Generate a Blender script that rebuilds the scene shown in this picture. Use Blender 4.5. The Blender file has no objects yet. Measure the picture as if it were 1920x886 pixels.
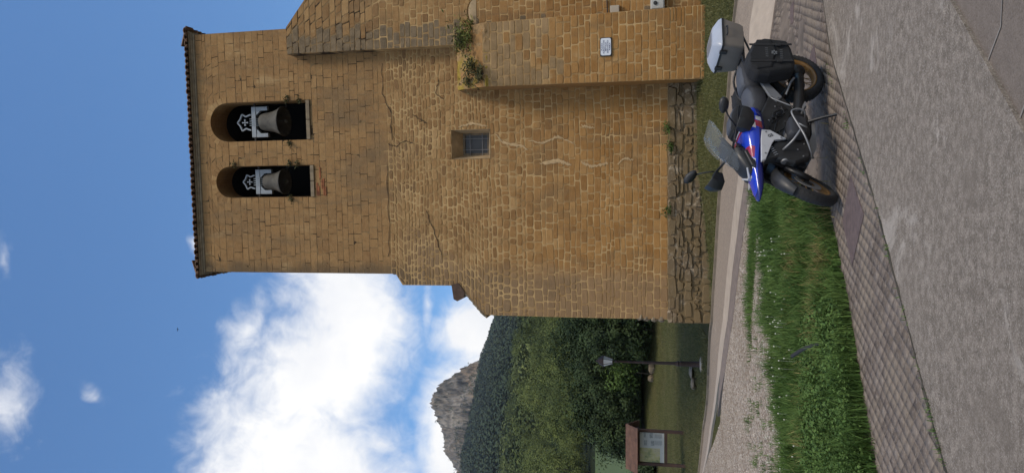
import bpy, bmesh, math, random
import numpy as np
from mathutils import Vector, Matrix, noise as mnoise
random.seed(7); rng = np.random.default_rng(7)
scn = bpy.context.scene
COL = scn.collection
R = math.radians

# ------------------------------------------------------------------ camera (phone turned on its side), sky, sun, exposure
CH = 1.59; PITCH = R(12.5); F = 1423.0
FW = np.array([0, math.cos(PITCH), math.sin(PITCH)]); RT = np.array([1., 0, 0]); UP = np.array([0, -math.sin(PITCH), math.cos(PITCH)])
CAM = np.array([0, 0, CH])
cd = bpy.data.cameras.new('camera'); cam = bpy.data.objects.new('camera', cd); COL.objects.link(cam)
cd.sensor_width = 36; cd.lens = 36 * F / 1920; cd.clip_start = .05; cd.clip_end = 6000
m = Matrix.Identity(4)
for i in range(3):
    m[i][0] = -UP[i]; m[i][1] = RT[i]; m[i][2] = -FW[i]; m[i][3] = CAM[i]
cam.matrix_world = m; scn.camera = cam
scn.view_settings.view_transform = 'Standard'; scn.view_settings.look = 'None'
scn.view_settings.exposure = 0.34; scn.view_settings.gamma = 1; scn.view_settings.use_curve_mapping = False

SUN_EL, SUN_AZ = R(54), R(143)          # azimuth clockwise from +Y
SKY, CLOUD = 0.120, 0.88
sd = bpy.data.lights.new('sun', 'SUN'); sd.energy = 2.0; sd.angle = R(14); sd.color = (1, .88, .72)
so = bpy.data.objects.new('sun', sd); COL.objects.link(so)
sv = Vector((math.sin(SUN_AZ) * math.cos(SUN_EL), math.cos(SUN_AZ) * math.cos(SUN_EL), math.sin(SUN_EL)))
so.rotation_euler = sv.to_track_quat('Z', 'Y').to_euler()

def ray(px, py): return FW * F + RT * (443 - py) - UP * (px - 960)
def at_dist(px, py, Y):
    d = ray(px, py); return CAM + d * Y / d[1]
def azel(px, py):
    d = ray(px, py); return np.array([math.atan2(d[0], d[1]), math.atan2(d[2], math.hypot(d[0], d[1]))])

class NT:
    def __init__(s, tree): s.t = tree; s.n = tree.nodes; s.l = tree.links
    def node(s, kind, **kw):
        n = s.n.new(kind)
        for k, v in kw.items(): setattr(n, k, v)
        return n
    def put(s, sock, v):
        if isinstance(v, bpy.types.NodeSocket): s.l.new(v, sock)
        else: sock.default_value = v
    def math(s, op, a, b=0.0, c=None, clamp=False):
        n = s.node('ShaderNodeMath', operation=op, use_clamp=clamp)
        s.put(n.inputs[0], a); s.put(n.inputs[1], b)
        if c is not None: s.put(n.inputs[2], c)
        return n.outputs[0]
    def vmath(s, op, a, b=(0, 0, 0)):
        n = s.node('ShaderNodeVectorMath', operation=op); s.put(n.inputs[0], a); s.put(n.inputs[1], b); return n.outputs[0]
    def noise(s, vec, scale, detail=4, rough=.55, dist=0.0, out=0):
        n = s.node('ShaderNodeTexNoise'); n.inputs['Scale'].default_value = scale; n.inputs['Detail'].default_value = detail
        n.inputs['Roughness'].default_value = rough; n.inputs['Distortion'].default_value = dist
        if vec is not None: s.l.new(vec, n.inputs['Vector'])
        return n.outputs[out]
    def voro(s, vec, scale, feature='F1', out='Distance'):
        n = s.node('ShaderNodeTexVoronoi', feature=feature); n.inputs['Scale'].default_value = scale
        if vec is not None: s.l.new(vec, n.inputs['Vector'])
        return n.outputs[out]
    def step(s, v, lo, hi, a=0., b=1.):
        n = s.node('ShaderNodeMapRange', interpolation_type='SMOOTHSTEP')
        s.put(n.inputs[0], v)
        for i, q in enumerate((lo, hi, a, b)): n.inputs[i + 1].default_value = q
        return n.outputs[0]
    def mix(s, f, a, b, blend='MIX'):
        n = s.node('ShaderNodeMix', data_type='RGBA', blend_type=blend)
        s.put(n.inputs[0], f)
        for i, q in ((6, a), (7, b)):
            s.put(n.inputs[i], q if isinstance(q, bpy.types.NodeSocket) else (*q[:3], 1))
        return n.outputs[2]
    def ramp(s, f, stops):
        n = s.node('ShaderNodeValToRGB'); s.put(n.inputs[0], f); e = n.color_ramp.elements
        while len(e) < len(stops): e.new(.5)
        for x, (p, c) in zip(e, stops): x.position = p; x.color = (*c, 1)
        return n.outputs[0]
    def scale(s, vec, k):
        n = s.node('ShaderNodeMapping'); s.l.new(vec, n.inputs[0]); n.inputs['Scale'].default_value = k; return n.outputs[0]

W = bpy.data.worlds.new('World'); scn.world = W; W.use_nodes = True
T = NT(W.node_tree); T.n.clear()
geo = T.node('ShaderNodeTexCoord').outputs['Generated']
sky = T.node('ShaderNodeTexSky', sky_type='NISHITA', sun_disc=False)
sky.sun_elevation = SUN_EL; sky.sun_rotation = SUN_AZ; sky.altitude = 400; sky.air_density = 1.25; sky.dust_density = .15; sky.ozone_density = 5.0
sep = T.node('ShaderNodeSeparateXYZ'); T.l.new(geo, sep.inputs[0]); X, Y, Z = sep.outputs
az = T.math('ARCTAN2', X, Y); hyp = T.math('SQRT', T.math('ADD', T.math('MULTIPLY', X, X), T.math('MULTIPLY', Y, Y)))
el = T.math('ARCTAN2', Z, hyp)
warp = T.noise(geo, 3.2, 5, .6, out=1)
wsep = T.node('ShaderNodeSeparateXYZ'); T.l.new(warp, wsep.inputs[0])
azw = T.math('ADD', az, T.math('MULTIPLY', T.math('SUBTRACT', wsep.outputs[0], .5), .10))
elw = T.math('ADD', el, T.math('MULTIPLY', T.math('SUBTRACT', wsep.outputs[1], .5), .10))
# clouds by direction in the sky: (centre, axis end, axis end, weight)
clouds = [((575, 930), (840, 930), (575, 1300), 2.0), ((640, 540), (800, 540), (700, 760), 1.9), ((600, 700), (795, 700), (560, 900), 1.9), ((895, 640), (985, 640), (895, 760), 2.2),
          ((862, 810), (960, 810), (862, 990), 2.2), ((10, 755), (85, 755), (10, 855), .85), ((184, 742), (216, 758), (176, 762), .45),
          ((364, 455), (378, 455), (364, 480), .9), ((455, 610), (490, 540), (485, 650), .8), ((815, 575), (832, 565), (812, 650), .8),
          ((0, 470), (14, 470), (0, 500), .45), ((430, 760), (470, 790), (400, 900), .6)]
field = None
for c, a, b, w in clouds:
    C0 = azel(*c); M = np.array([azel(*a) - C0, azel(*b) - C0]).T; Mi = np.linalg.inv(M)
    da = T.math('SUBTRACT', azw, float(C0[0])); de = T.math('SUBTRACT', elw, float(C0[1]))
    p = T.math('ADD', T.math('MULTIPLY', da, float(Mi[0, 0])), T.math('MULTIPLY', de, float(Mi[0, 1])))
    q = T.math('ADD', T.math('MULTIPLY', da, float(Mi[1, 0])), T.math('MULTIPLY', de, float(Mi[1, 1])))
    r = T.math('SQRT', T.math('ADD', T.math('MULTIPLY', p, p), T.math('MULTIPLY', q, q)))
    f = T.math('MULTIPLY', T.math('SUBTRACT', 1.0, r), w)
    field = f if field is None else T.math('MAXIMUM', field, f)
back = T.math('MULTIPLY', T.step(Y, .25, -.2), T.math('SUBTRACT', T.noise(geo, 2.0, 4, .5), .24))  # unseen cloud cover behind the camera, added to whiten the ambient light
field = T.math('MAXIMUM', field, T.math('SUBTRACT', T.math('MULTIPLY', back, 3.0), T.step(Y, -.1, .2, 0., 4.)))
fine = T.math('ADD', T.math('MULTIPLY', T.noise(geo, 6, 10, .64, .4), .65), T.math('MULTIPLY', T.noise(geo, 24, 8, .6, .8), .35))
field = T.math('ADD', field, T.math('MULTIPLY', T.math('SUBTRACT', fine, .54), T.step(field, -.75, -.1, .6, 3.6)))
mask = T.step(field, -.15, 1.25)
shade = T.ramp(T.noise(geo, 4.0, 7, .55), [(.34, (.72, .755, .84)), (.60, (1, 1, 1.0))])
lp = T.mix(mask, T.mix(1.0, sky.outputs[0], (SKY * .76, SKY * .99, SKY * 1.13), 'MULTIPLY'), T.mix(1.0, shade, (CLOUD * 1.01, CLOUD, CLOUD * .985), 'MULTIPLY'))
bg = T.node('ShaderNodeBackground'); T.l.new(lp, bg.inputs[0]); bg.inputs[1].default_value = 1.0
wo = T.node('ShaderNodeOutputWorld'); T.l.new(bg.outputs[0], wo.inputs[0])

# ------------------------------------------------------------------ helpers
def material(name, build=None, color=(.5, .5, .5), rough=.7, metal=0., bump=0., bscale=30., vary=0., vscale=8., coat=0., spec=.5):
    mt = bpy.data.materials.new(name); mt.use_nodes = True; t = NT(mt.node_tree)
    b = t.n['Principled BSDF']; b.inputs['Roughness'].default_value = rough; b.inputs['Metallic'].default_value = metal
    b.inputs['Coat Weight'].default_value = coat; b.inputs['Specular IOR Level'].default_value = spec
    co = t.node('ShaderNodeTexCoord').outputs['Object']
    if build: build(t, b, co)
    else:
        if vary:
            n = t.noise(co, vscale, 5, .6)
            k0 = tuple(c * (1 - vary) for c in color); k1 = tuple(min(1, c * (1 + vary)) for c in color)
            t.l.new(t.ramp(n, [(.3, k0), (.7, k1)]), b.inputs['Base Color'])
            t.l.new(t.step(n, .2, .8, max(0, rough - .08), min(1, rough + .08)), b.inputs['Roughness'])
        else: b.inputs['Base Color'].default_value = (*color, 1)
    if bump:
        bn = t.node('ShaderNodeBump'); bn.inputs['Strength'].default_value = bump; bn.inputs['Distance'].default_value = .01
        t.l.new(t.noise(co, bscale, 5, .6), bn.inputs['Height']); t.l.new(bn.outputs[0], b.inputs['Normal'])
    return mt

def tag(o, label=None, cat=None, group=None, kind=None):
    if label: o['label'] = label
    if cat: o['category'] = cat
    if group: o['group'] = group
    if kind: o['kind'] = kind
    return o
def empty(name, loc=(0, 0, 0), rz=0., label=None, cat=None, group=None):
    o = bpy.data.objects.new(name, None); COL.objects.link(o); o.location = loc; o.rotation_euler = (0, 0, rz); o.empty_display_size = .1
    return tag(o, label, cat, group)
def copy_tree(o, parent=None):
    c = o.copy(); COL.objects.link(c); c.parent = parent
    for ch in list(o.children): copy_tree(ch, c)
    return c

class MB:
    def __init__(s): s.v = []; s.f = []; s.attr = []
    def add(s, vs, fs, a=0.):
        o = len(s.v); s.v += [tuple(v) for v in vs]; s.f += [tuple(i + o for i in f) for f in fs]; s.attr += [a] * len(fs); return s
    def box(s, c, d, rot=None, taper=1.):
        vs = []
        for z in (-.5, .5):
            k = taper if z > 0 else 1
            for x, y in ((-.5, -.5), (.5, -.5), (.5, .5), (-.5, .5)):
                p = Vector((x * d[0] * k, y * d[1] * k, z * d[2]))
                if rot is not None: p = rot @ p
                vs.append(p + Vector(c))
        return s.add(vs, [(3, 2, 1, 0), (4, 5, 6, 7), (0, 1, 5, 4), (1, 2, 6, 5), (2, 3, 7, 6), (3, 0, 4, 7)])
    def rings(s, rs, cap=True, closed=False):
        n = len(rs[0]); fs = []
        vs = [p for r in rs for p in r]; m_ = len(rs)
        for i in range(m_ if closed else m_ - 1):
            for j in range(n):
                a, b = i * n + j, i * n + (j + 1) % n; c, d = ((i + 1) % m_) * n + (j + 1) % n, ((i + 1) % m_) * n + j
                fs.append((a, b, c, d))
        if cap and not closed: fs += [tuple(range(n))[::-1], tuple(range((m_ - 1) * n, m_ * n))]
        return s.add(vs, fs)
    def tube(s, pts, r, n=8, flat=1., smoothn=0, closed=False):
        pts = [Vector(p) for p in pts]
        rr = list(r) if isinstance(r, (list, tuple)) else [r] * len(pts)
        if smoothn:
            q, q2 = [], []; L = len(pts); rngN = L if closed else L - 1
            for i in range(rngN):
                g = lambda k: pts[k % L] if closed else pts[min(max(k, 0), L - 1)]
                a, b, c, d = g(i - 1), g(i), g(i + 1), g(i + 2)
                for k in range(smoothn):
                    t = k / smoothn
                    q.append(.5 * ((2 * b) + (c - a) * t + (2 * a - 5 * b + 4 * c - d) * t * t + (3 * b - a - 3 * c + d) * t ** 3))
                    q2.append(rr[i] * (1 - t) + rr[(i + 1) % L] * t)
            if not closed: q.append(pts[-1]); q2.append(rr[-1])
            pts, rr = q, q2
        rs = []; prev = None; L = len(pts)
        for i, p in enumerate(pts):
            if closed: t = pts[(i + 1) % L] - pts[i - 1]
            else: t = pts[min(i + 1, L - 1)] - pts[max(i - 1, 0)]
            t.normalize()
            if prev is None: u = t.orthogonal().normalized()
            else: u = (prev - t * prev.dot(t)).normalized()
            prev = u; w = t.cross(u)
            rs.append([p + (u * math.cos(a) + w * math.sin(a) * flat) * rr[i] for a in [2 * math.pi * k / n for k in range(n)]])
        return s.rings(rs, closed=closed)
    def lathe(s, prof, n=24, c=(0, 0, 0), rot=None, cap=True):
        rs = []
        for r, z in prof:
            ring = []
            for k in range(n):
                a = 2 * math.pi * k / n; p = Vector((r * math.cos(a), r * math.sin(a), z))
                if rot is not None: p = rot @ p
                ring.append(p + Vector(c))
            rs.append(ring)
        return s.rings(rs, cap)
    def prism(s, poly, fn0, fn1):                  # poly of 2D points mapped by two functions
        n = len(poly); vs = [fn0(*p) for p in poly] + [fn1(*p) for p in poly]
        fs = [tuple(range(n))[::-1], tuple(range(n, 2 * n))] + [(i, (i + 1) % n, n + (i + 1) % n, n + i) for i in range(n)]
        return s.add(vs, fs)
    def side(s, poly, y0, y1, inset=0.):           # x,z outline given thickness along y, with an optional softened rim
        c = np.mean(poly, axis=0)
        sm = [tuple(c + (np.array(p) - c) * (1 - inset)) for p in poly]
        if inset:
            dy = (y1 - y0) * .25
            rs = [[(x, y0, z) for x, z in sm], [(x, y0 + dy, z) for x, z in poly], [(x, y1 - dy, z) for x, z in poly], [(x, y1, z) for x, z in sm]]
            return s.rings(rs)
        return s.prism(poly, lambda x, z: (x, y0, z), lambda x, z: (x, y1, z))
    def blob(s, c, r, n=10, m_=7, jit=0.):
        rs = []
        for i in range(1, m_):
            th = math.pi * i / m_
            rs.append([(c[0] + r[0] * math.sin(th) * math.cos(2 * math.pi * k / n) * (1 + random.uniform(-jit, jit)),
                        c[1] + r[1] * math.sin(th) * math.sin(2 * math.pi * k / n) * (1 + random.uniform(-jit, jit)),
                        c[2] + r[2] * math.cos(th) * (1 + random.uniform(-jit, jit))) for k in range(n)])
        return s.rings(rs)
    def build(s, name, mt, parent=None, smooth=False, bevel=0., subsurf=0, loc=None, fix=True, autos=None):
        me = bpy.data.meshes.new(name); me.from_pydata(s.v, [], s.f); me.update()
        if any(s.attr):
            a = me.attributes.new('rnd', 'FLOAT', 'FACE'); a.data.foreach_set('value', s.attr)
        if fix:
            b = bmesh.new(); b.from_mesh(me); bmesh.ops.recalc_face_normals(b, faces=b.faces); b.to_mesh(me); b.free()
        if smooth or autos:
            me.polygons.foreach_set('use_smooth', [True] * len(me.polygons))
            if autos: me.set_sharp_from_angle(angle=R(autos))
        me.materials.append(mt)
        o = bpy.data.objects.new(name, me); COL.objects.link(o)
        if parent is not None: o.parent = parent
        if loc is not None: o.location = loc
        if bevel:
            md = o.modifiers.new('b', 'BEVEL'); md.width = bevel; md.segments = 2; md.limit_method = 'ANGLE'; md.angle_limit = R(35)
        if subsurf:
            md = o.modifiers.new('s', 'SUBSURF'); md.levels = subsurf; md.render_levels = subsurf
        return o

def raw_mesh(name, V, Fq, mt, rnd=None, parent=None):      # quads from numpy arrays
    me = bpy.data.meshes.new(name); nv, nf, k = len(V), len(Fq), Fq.shape[1]
    me.vertices.add(nv); me.vertices.foreach_set('co', V.astype(np.float32).ravel())
    me.loops.add(nf * k); me.loops.foreach_set('vertex_index', Fq.astype(np.int32).ravel())
    me.polygons.add(nf); me.polygons.foreach_set('loop_start', np.arange(0, nf * k, k, dtype=np.int32)); me.polygons.foreach_set('loop_total', np.full(nf, k, dtype=np.int32))
    if rnd is not None:
        a = me.attributes.new('rnd', 'FLOAT', 'FACE'); a.data.foreach_set('value', rnd.astype(np.float32))
    me.update(calc_edges=True); me.materials.append(mt)
    o = bpy.data.objects.new(name, me); COL.objects.link(o)
    if parent is not None: o.parent = parent
    return o
def rnd_attr(t, name='rnd'):
    n = t.node('ShaderNodeAttribute', attribute_name=name); return n.outputs['Fac']

# ------------------------------------------------------------------ terrain
YAW = R(4.5); FD = 19.0
CR = np.array([math.cos(YAW), -math.sin(YAW), 0]); CI = np.array([math.sin(YAW), math.cos(YAW), 0]); CO = np.array([0, FD, 0.])
def fac(px, py, d=0.):                             # point of the plane d metres in front of the church face -> (s, t)
    n = CI; o = CO - CI * d; r = ray(px, py); k = (n @ (o - CAM)) / (n @ r); p = CAM + r * k
    return np.array([(p - CO) @ CR, p[2]])
def fac3(px, py, d=0.):
    s, t = fac(px, py, d); return CO + CR * s - CI * d + np.array([0, 0, t])
ctl = []
for px, py, Yd in [(1348, 400, 17.3), (1338, 600, 19.2), (1383, 0, 14.2), (1312, 886, 24.5), (1368, 180, 15.6), (1400, 380, 13.9), (1425, 380, 12.3), (1460, 886, 11.0), (1373, 640, 16.0), (1442, 640, 11.7),
                   (1351, 791, 19.0), (1315, 681, 24.5), (1281, 806, 28.5), (1286, 876, 28.5), (1205, 700, 44), (1205, 860, 44), (1230, 610, 42), (1417, 0, 12.5), (1460, 40, 11.3), (1500, 0, 10.6), (1395, 60, 13.4)]:
    ctl.append(at_dist(px, py, Yd))
for px, py in [(1560, 100), (1650, 400), (1690, 560), (1780, 886), (1556, 390), (1592, 560), (1640, 860), (1785, 0), (1919, 240), (1546, 20), (1550, 160)]:
    d = ray(px, py); ctl.append(CAM - d * CH / d[2])
for p in (fac3(1328, 605), fac3(1302, 300), fac3(1300, 160), fac3(1318, 147, .75), fac3(1320, 10, .75)): ctl.append(p)
for p in [(14, 17, 1.2), (20, 20, 1.2), (22, 45, 3), (-22, 8, .0), (-28, 30, 2.0), (-25, 45, 5), (0, 44, 3.6), (12, 0, 0), (-12, 0, 0), (0, -12, 0), (-12, -12, 0), (14, -12, 0), (-8, 5.5, 0), (14, 10, .4), (4, 28, 1.8), (-12, 14, .4), (0, 2, 0)]: ctl.append(p)
ctl = np.array(ctl, float)
def U(r2): return .5 * r2 * np.log(r2 + 1e-9)
n_ = len(ctl); Kk = U(((ctl[:, None, :2] - ctl[None, :, :2]) ** 2).sum(-1)) + np.eye(n_) * .6
Pm = np.hstack([np.ones((n_, 1)), ctl[:, :2]]); A = np.block([[Kk, Pm], [Pm.T, np.zeros((3, 3))]])
TW = np.linalg.solve(A, np.concatenate([ctl[:, 2], np.zeros(3)]))
def ss(x, a, b):
    t = np.clip((x - a) / (b - a), 0, 1); return t * t * (3 - 2 * t)
def terr(x, y):
    x = np.atleast_1d(np.asarray(x, float)); y = np.atleast_1d(np.asarray(y, float)); sh = x.shape; x = x.ravel(); y = y.ravel()
    xc = np.clip(x, -30, 24); yc = np.clip(y, -14, 48)
    z = TW[n_] + TW[n_ + 1] * xc + TW[n_ + 2] * yc + U((xc[:, None] - ctl[None, :, 0]) ** 2 + (yc[:, None] - ctl[None, :, 1]) ** 2) @ TW[:n_]
    z = z * ss((y - x) / 1.414, 5.6, 7.2) + 0
    far = ss(y, 40, 48)
    zf = 3.8 + .136 * np.maximum(y - 45, 0) + .0006 * np.maximum(y - 60, 0) * np.maximum(np.minimum(y, 260) - 60, 0) * .5 - .04 * np.abs(x + 10) * ss(np.abs(x), 60, 300)
    return (np.maximum(z, 0) * (1 - far) + zf * far).reshape(sh)
def tz(x, y): return float(terr(x, y)[0])
def ground(px, py):
    d = ray(px, py); d = d / d[1]; a, prev = 1.0, 1.0
    for Yd in np.arange(2, 70, .25):
        p = CAM + d * Yd
        if p[2] < tz(p[0], p[1]):
            lo, hi = Yd - .25, Yd
            for _ in range(16):
                mdl = (lo + hi) / 2; p = CAM + d * mdl
                if p[2] < tz(p[0], p[1]): hi = mdl
                else: lo = mdl
            return CAM + d * hi
    return CAM + d * 70

def in_poly(P, poly):
    x, y = P[:, 0], P[:, 1]; c = np.zeros(len(P), bool); n = len(poly)
    for i in range(n):
        x1, y1 = poly[i][:2]; x2, y2 = poly[(i + 1) % n][:2]
        if y1 == y2: continue
        k = ((y1 > y) != (y2 > y)) & (x < (x2 - x1) * (y - y1) / (y2 - y1) + x1); c ^= k
    return c
def region(name, poly, lift, mt, step=.5, skirt=.06, kind='structure', label=None, parent=None):
    b = bmesh.new(); vs = [b.verts.new((p[0], p[1], 0)) for p in poly]
    es = [b.edges.new((vs[i], vs[(i + 1) % len(vs)])) for i in range(len(vs))]
    bmesh.ops.triangle_fill(b, use_beauty=True, use_dissolve=False, edges=es)
    P = np.array([p[:2] for p in poly])
    for ax in (0, 1):
        q = math.floor(P[:, ax].min() / step) * step
        while q < P[:, ax].max():
            no = (1, 0, 0) if ax == 0 else (0, 1, 0); co = (q, 0, 0) if ax == 0 else (0, q, 0)
            bmesh.ops.bisect_plane(b, geom=b.verts[:] + b.edges[:] + b.faces[:], plane_co=co, plane_no=no, dist=1e-5); q += step
    b.verts.ensure_lookup_table()
    zs = terr([v.co.x for v in b.verts], [v.co.y for v in b.verts])
    for v, z in zip(b.verts, zs): v.co.z = z + lift
    if skirt:
        be = [e for e in b.edges if len(e.link_faces) == 1]
        r = bmesh.ops.extrude_edge_only(b, edges=be)
        for v in [g for g in r['geom'] if isinstance(g, bmesh.types.BMVert)]: v.co.z -= skirt
    bmesh.ops.recalc_face_normals(b, faces=b.faces)
    up = sum(f.normal.z * f.calc_area() for f in b.faces)
    if up < 0: bmesh.ops.reverse_faces(b, faces=b.faces)
    me = bpy.data.meshes.new(name); b.to_mesh(me); b.free(); me.materials.append(mt)
    o = bpy.data.objects.new(name, me); COL.objects.link(o)
    if parent is not None: o.parent = parent
    else: tag(o, kind=kind)
    return o

# ------------------------------------------------------------------ ground materials
def g_concrete(base, dark, light, veins=True):
    def f(t, b, co):
        n1 = t.noise(co, .6, 5, .6); n2 = t.noise(co, 14, 8, .7); n3 = t.noise(co, 80, 6, .8)
        c = t.mix(t.step(n2, .38, .66), dark, base)
        c = t.mix(t.math('MULTIPLY', t.step(n3, .53, .64), .62), c, light)
        c = t.mix(t.math('MULTIPLY', t.step(n3, .47, .38), .75), c, tuple(q * .45 for q in dark))
        if veins:
            k = t.math('MULTIPLY', t.step(t.noise(co, 1.1, 6, .6, .8), .60, .72), t.step(n2, .42, .6))
            c = t.mix(t.math('MULTIPLY', k, .75), c, tuple(q * 1.15 for q in light))
        c = t.mix(t.math('MULTIPLY', t.step(n1, .35, .7), .35), c, tuple(q * .8 for q in base))
        stn = t.noise(co, .9, 7, .7, 1.2); c = t.mix(t.math('MULTIPLY', t.step(stn, .56, .66), .45), c, dark); c = t.mix(t.math('MULTIPLY', t.step(stn, .42, .33), .35), c, light)
        t.l.new(c, b.inputs['Base Color'])
        bn = t.node('ShaderNodeBump'); bn.inputs['Strength'].default_value = .7; bn.inputs['Distance'].default_value = .012
        t.l.new(t.math('ADD', n3, t.math('MULTIPLY', n2, .6)), bn.inputs['Height']); t.l.new(bn.outputs[0], b.inputs['Normal'])
    return f
M = {}
M['road'] = material('worn_concrete', g_concrete((.30, .258, .215), (.17, .145, .12), (.56, .51, .45)), rough=1, spec=0.)
M['gutter'] = material('smooth_concrete', g_concrete((.225, .188, .158), (.185, .155, .13), (.29, .255, .22), False), rough=.95, spec=0.04)
M['pathc'] = material('pale_concrete', g_concrete((.30, .25, .205), (.24, .20, .165), (.38, .33, .27), False), rough=1, spec=0.)
M['pale'] = material('pale_band', color=(.36, .30, .24), rough=.9, vary=.12, vscale=5, bump=.3, bscale=60)
M['brown'] = material('brown_band', color=(.17, .135, .115), rough=.9, vary=.25, vscale=9, bump=.4, bscale=70)
M['line'] = material('pale_trowel_line', color=(.22, .195, .17), rough=.9, vary=.2)
def f_gravel(t, b, co):
    v = t.node('ShaderNodeTexVoronoi'); v.inputs['Scale'].default_value = 26; t.l.new(co, v.inputs['Vector'])
    v2 = t.node('ShaderNodeTexVoronoi'); v2.inputs['Scale'].default_value = 60; t.l.new(co, v2.inputs['Vector'])
    s1 = t.node('ShaderNodeSeparateXYZ'); t.l.new(v.outputs['Color'], s1.inputs[0])
    c = t.ramp(s1.outputs[0], [(0, (.32, .25, .19)), (.45, (.55, .455, .365)), (1, (.74, .66, .56))])
    c = t.mix(t.math('MULTIPLY', t.step(v.outputs['Distance'], .45, .75), .7), c, (.15, .11, .08))
    c = t.mix(t.math('MULTIPLY', t.step(t.noise(co, .7, 6, .65), .45, .7), .55), c, (.30, .235, .17))
    t.l.new(c, b.inputs['Base Color'])
    bn = t.node('ShaderNodeBump'); bn.inputs['Strength'].default_value = 1; bn.inputs['Distance'].default_value = .03; bn.invert = True
    t.l.new(t.math('ADD', v.outputs['Distance'], v2.outputs['Distance']), bn.inputs['Height']); t.l.new(bn.outputs[0], b.inputs['Normal'])
M['gravel'] = material('pinkish_gravel', f_gravel, rough=.95, spec=.1)
def f_lawn(t, b, co):
    n1 = t.noise(co, .45, 6, .65); n2 = t.noise(co, 9, 7, .75); n3 = t.noise(t.scale(co, (1, .35, 1)), 40, 5, .8)
    c = t.ramp(n2, [(.3, (.040, .045, .014)), (.5, (.080, .085, .028)), (.72, (.135, .125, .05))])
    c = t.mix(t.math('MULTIPLY', t.step(n1, .45, .68), .6), c, (.115, .095, .045))
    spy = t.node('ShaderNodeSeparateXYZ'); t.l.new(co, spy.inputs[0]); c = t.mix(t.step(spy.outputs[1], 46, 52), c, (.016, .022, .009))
    c = t.mix(t.math('MULTIPLY', t.step(n3, .5, .36), .7), c, (.018, .024, .008))
    t.l.new(c, b.inputs['Base Color'])
    bn = t.node('ShaderNodeBump'); bn.inputs['Strength'].default_value = 1; bn.inputs['Distance'].default_value = .05
    t.l.new(t.math('ADD', n3, n2), bn.inputs['Height']); t.l.new(bn.outputs[0], b.inputs['Normal'])
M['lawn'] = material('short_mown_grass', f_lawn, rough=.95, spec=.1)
M['soil'] = material('soil', color=(.05, .045, .025), rough=1, vary=.4, vscale=5, bump=.8, bscale=20)
def f_paver(t, b, co):
    r = rnd_attr(t); n = t.noise(co, 30, 6, .7); n1 = t.noise(co, 1.3, 4, .6)
    c = t.ramp(r, [(0, (.125, .102, .086)), (.5, (.168, .138, .117)), (1, (.215, .180, .152))])
    c = t.mix(t.math('MULTIPLY', t.step(n, .5, .66), .5), c, (.32, .28, .245))
    c = t.mix(t.math('MULTIPLY', t.step(n1, .47, .60), .75), c, t.mix(n, (.17, .138, .108), (.28, .235, .19)))
    c = t.mix(t.math('MULTIPLY', t.step(n, .45, .33), .6), c, (.08, .065, .052))
    t.l.new(c, b.inputs['Base Color'])
    bn = t.node('ShaderNodeBump'); bn.inputs['Strength'].default_value = .6; bn.inputs['Distance'].default_value = .01
    t.l.new(n, bn.inputs['Height']); t.l.new(bn.outputs[0], b.inputs['Normal'])
M['paver'] = material('old_pavers', f_paver, rough=1, spec=0.)
M['inlay'] = material('dark_inlay', color=(.105, .075, .07), rough=.85, vary=.3, vscale=14, bump=.3)

def G(*pts): return [ground(*p)[:2] for p in pts]
D45 = np.array([1, 1]) / math.sqrt(2)
la = G((1560, 100), (1590, 200), (1650, 400), (1692, 560), (1734, 720), (1779, 886))       # pavement / road joint, right to left
lb = G((1555, 380), (1572, 460), (1592, 560), (1615, 700), (1632, 800), (1648, 886))       # grass / pavement joint
lc = G((1785, 0), (1850, 115), (1919, 240))                                                 # road / gutter joint
d_a = la[0] - la[2]; d_a /= np.linalg.norm(d_a)
la = G((1545, 0)) + la; la = [la[0] + d_a * 22, ] + la + [la[-1] - D45 * 18]
lb = lb + [lb[-1] - D45 * 18]
dc = lc[0] - lc[-1]; dc /= np.linalg.norm(dc); lc = [lc[0] + dc * 18] + lc + [lc[-1] - dc * 22]
region('road', la + lc[::-1], .011, M['road'])
jt = []
for i in range(len(la) - 1):
    q = la[i + 1] - la[i]; L_ = np.linalg.norm(q)
    for k in np.arange(0, L_, .12): jt.append((la[i] + q * k / L_, np.array([-q[1], q[0]]) / L_))
jt = [j for j in jt if -8 < j[0][0] < 12]
mbj = MB(); vv = []
for p_, n_v in jt:
    a_j, b_j = .004 + .02 * random.random() ** 2, .006 + .03 * random.random() ** 2
    for w_j in (a_j, -b_j): q = p_ + n_v * w_j; vv.append((q[0], q[1], tz(q[0], q[1]) + .0145))
mbj.add(vv, [(2 * k, 2 * k + 1, 2 * k + 3, 2 * k + 2) for k in range(len(jt) - 1)])
mbj.build('road_joint', material('dirt_joint', color=(.05, .042, .028), rough=1, vary=.5, vscale=6))['kind'] = 'structure'
region('pavement_gutter', lc + [np.array([-10., -14]), np.array([26., -14])], -.012, M['gutter'], step=1.)

# base sheet: lawn and the land beyond
gx = np.concatenate([np.linspace(-3000, -400, 8), np.linspace(-300, -40, 12), np.linspace(-30, 26, 113), np.linspace(32, 300, 12), np.linspace(400, 3000, 8)])
gy = np.concatenate([np.linspace(-3000, -60, 8), np.linspace(-40, -6, 10), np.linspace(-5, 48, 107), np.linspace(52, 300, 24)])
GX, GY = np.meshgrid(gx, gy); GZ = terr(GX, GY) - .035
GZ += (np.vectorize(lambda a, b: mnoise.noise((a * .9, b * .9, 0)))(GX, GY) * .03 * ss(GY, 14, 22))
low = ss(-(GY - GX) / 1.414, -13.5, -12) * 0
V = np.stack([GX.ravel(), GY.ravel(), GZ.ravel()], 1); w_ = len(gx)
ii, jj = np.meshgrid(np.arange(w_ - 1), np.arange(len(gy) - 1)); a_ = (jj * w_ + ii).ravel()
o = raw_mesh('ground', V, np.stack([a_, a_ + 1, a_ + w_ + 1, a_ + w_], 1), M['lawn']); tag(o, kind='structure'); o.data.polygons.foreach_set('use_smooth', [True] * len(o.data.polygons))

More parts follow.
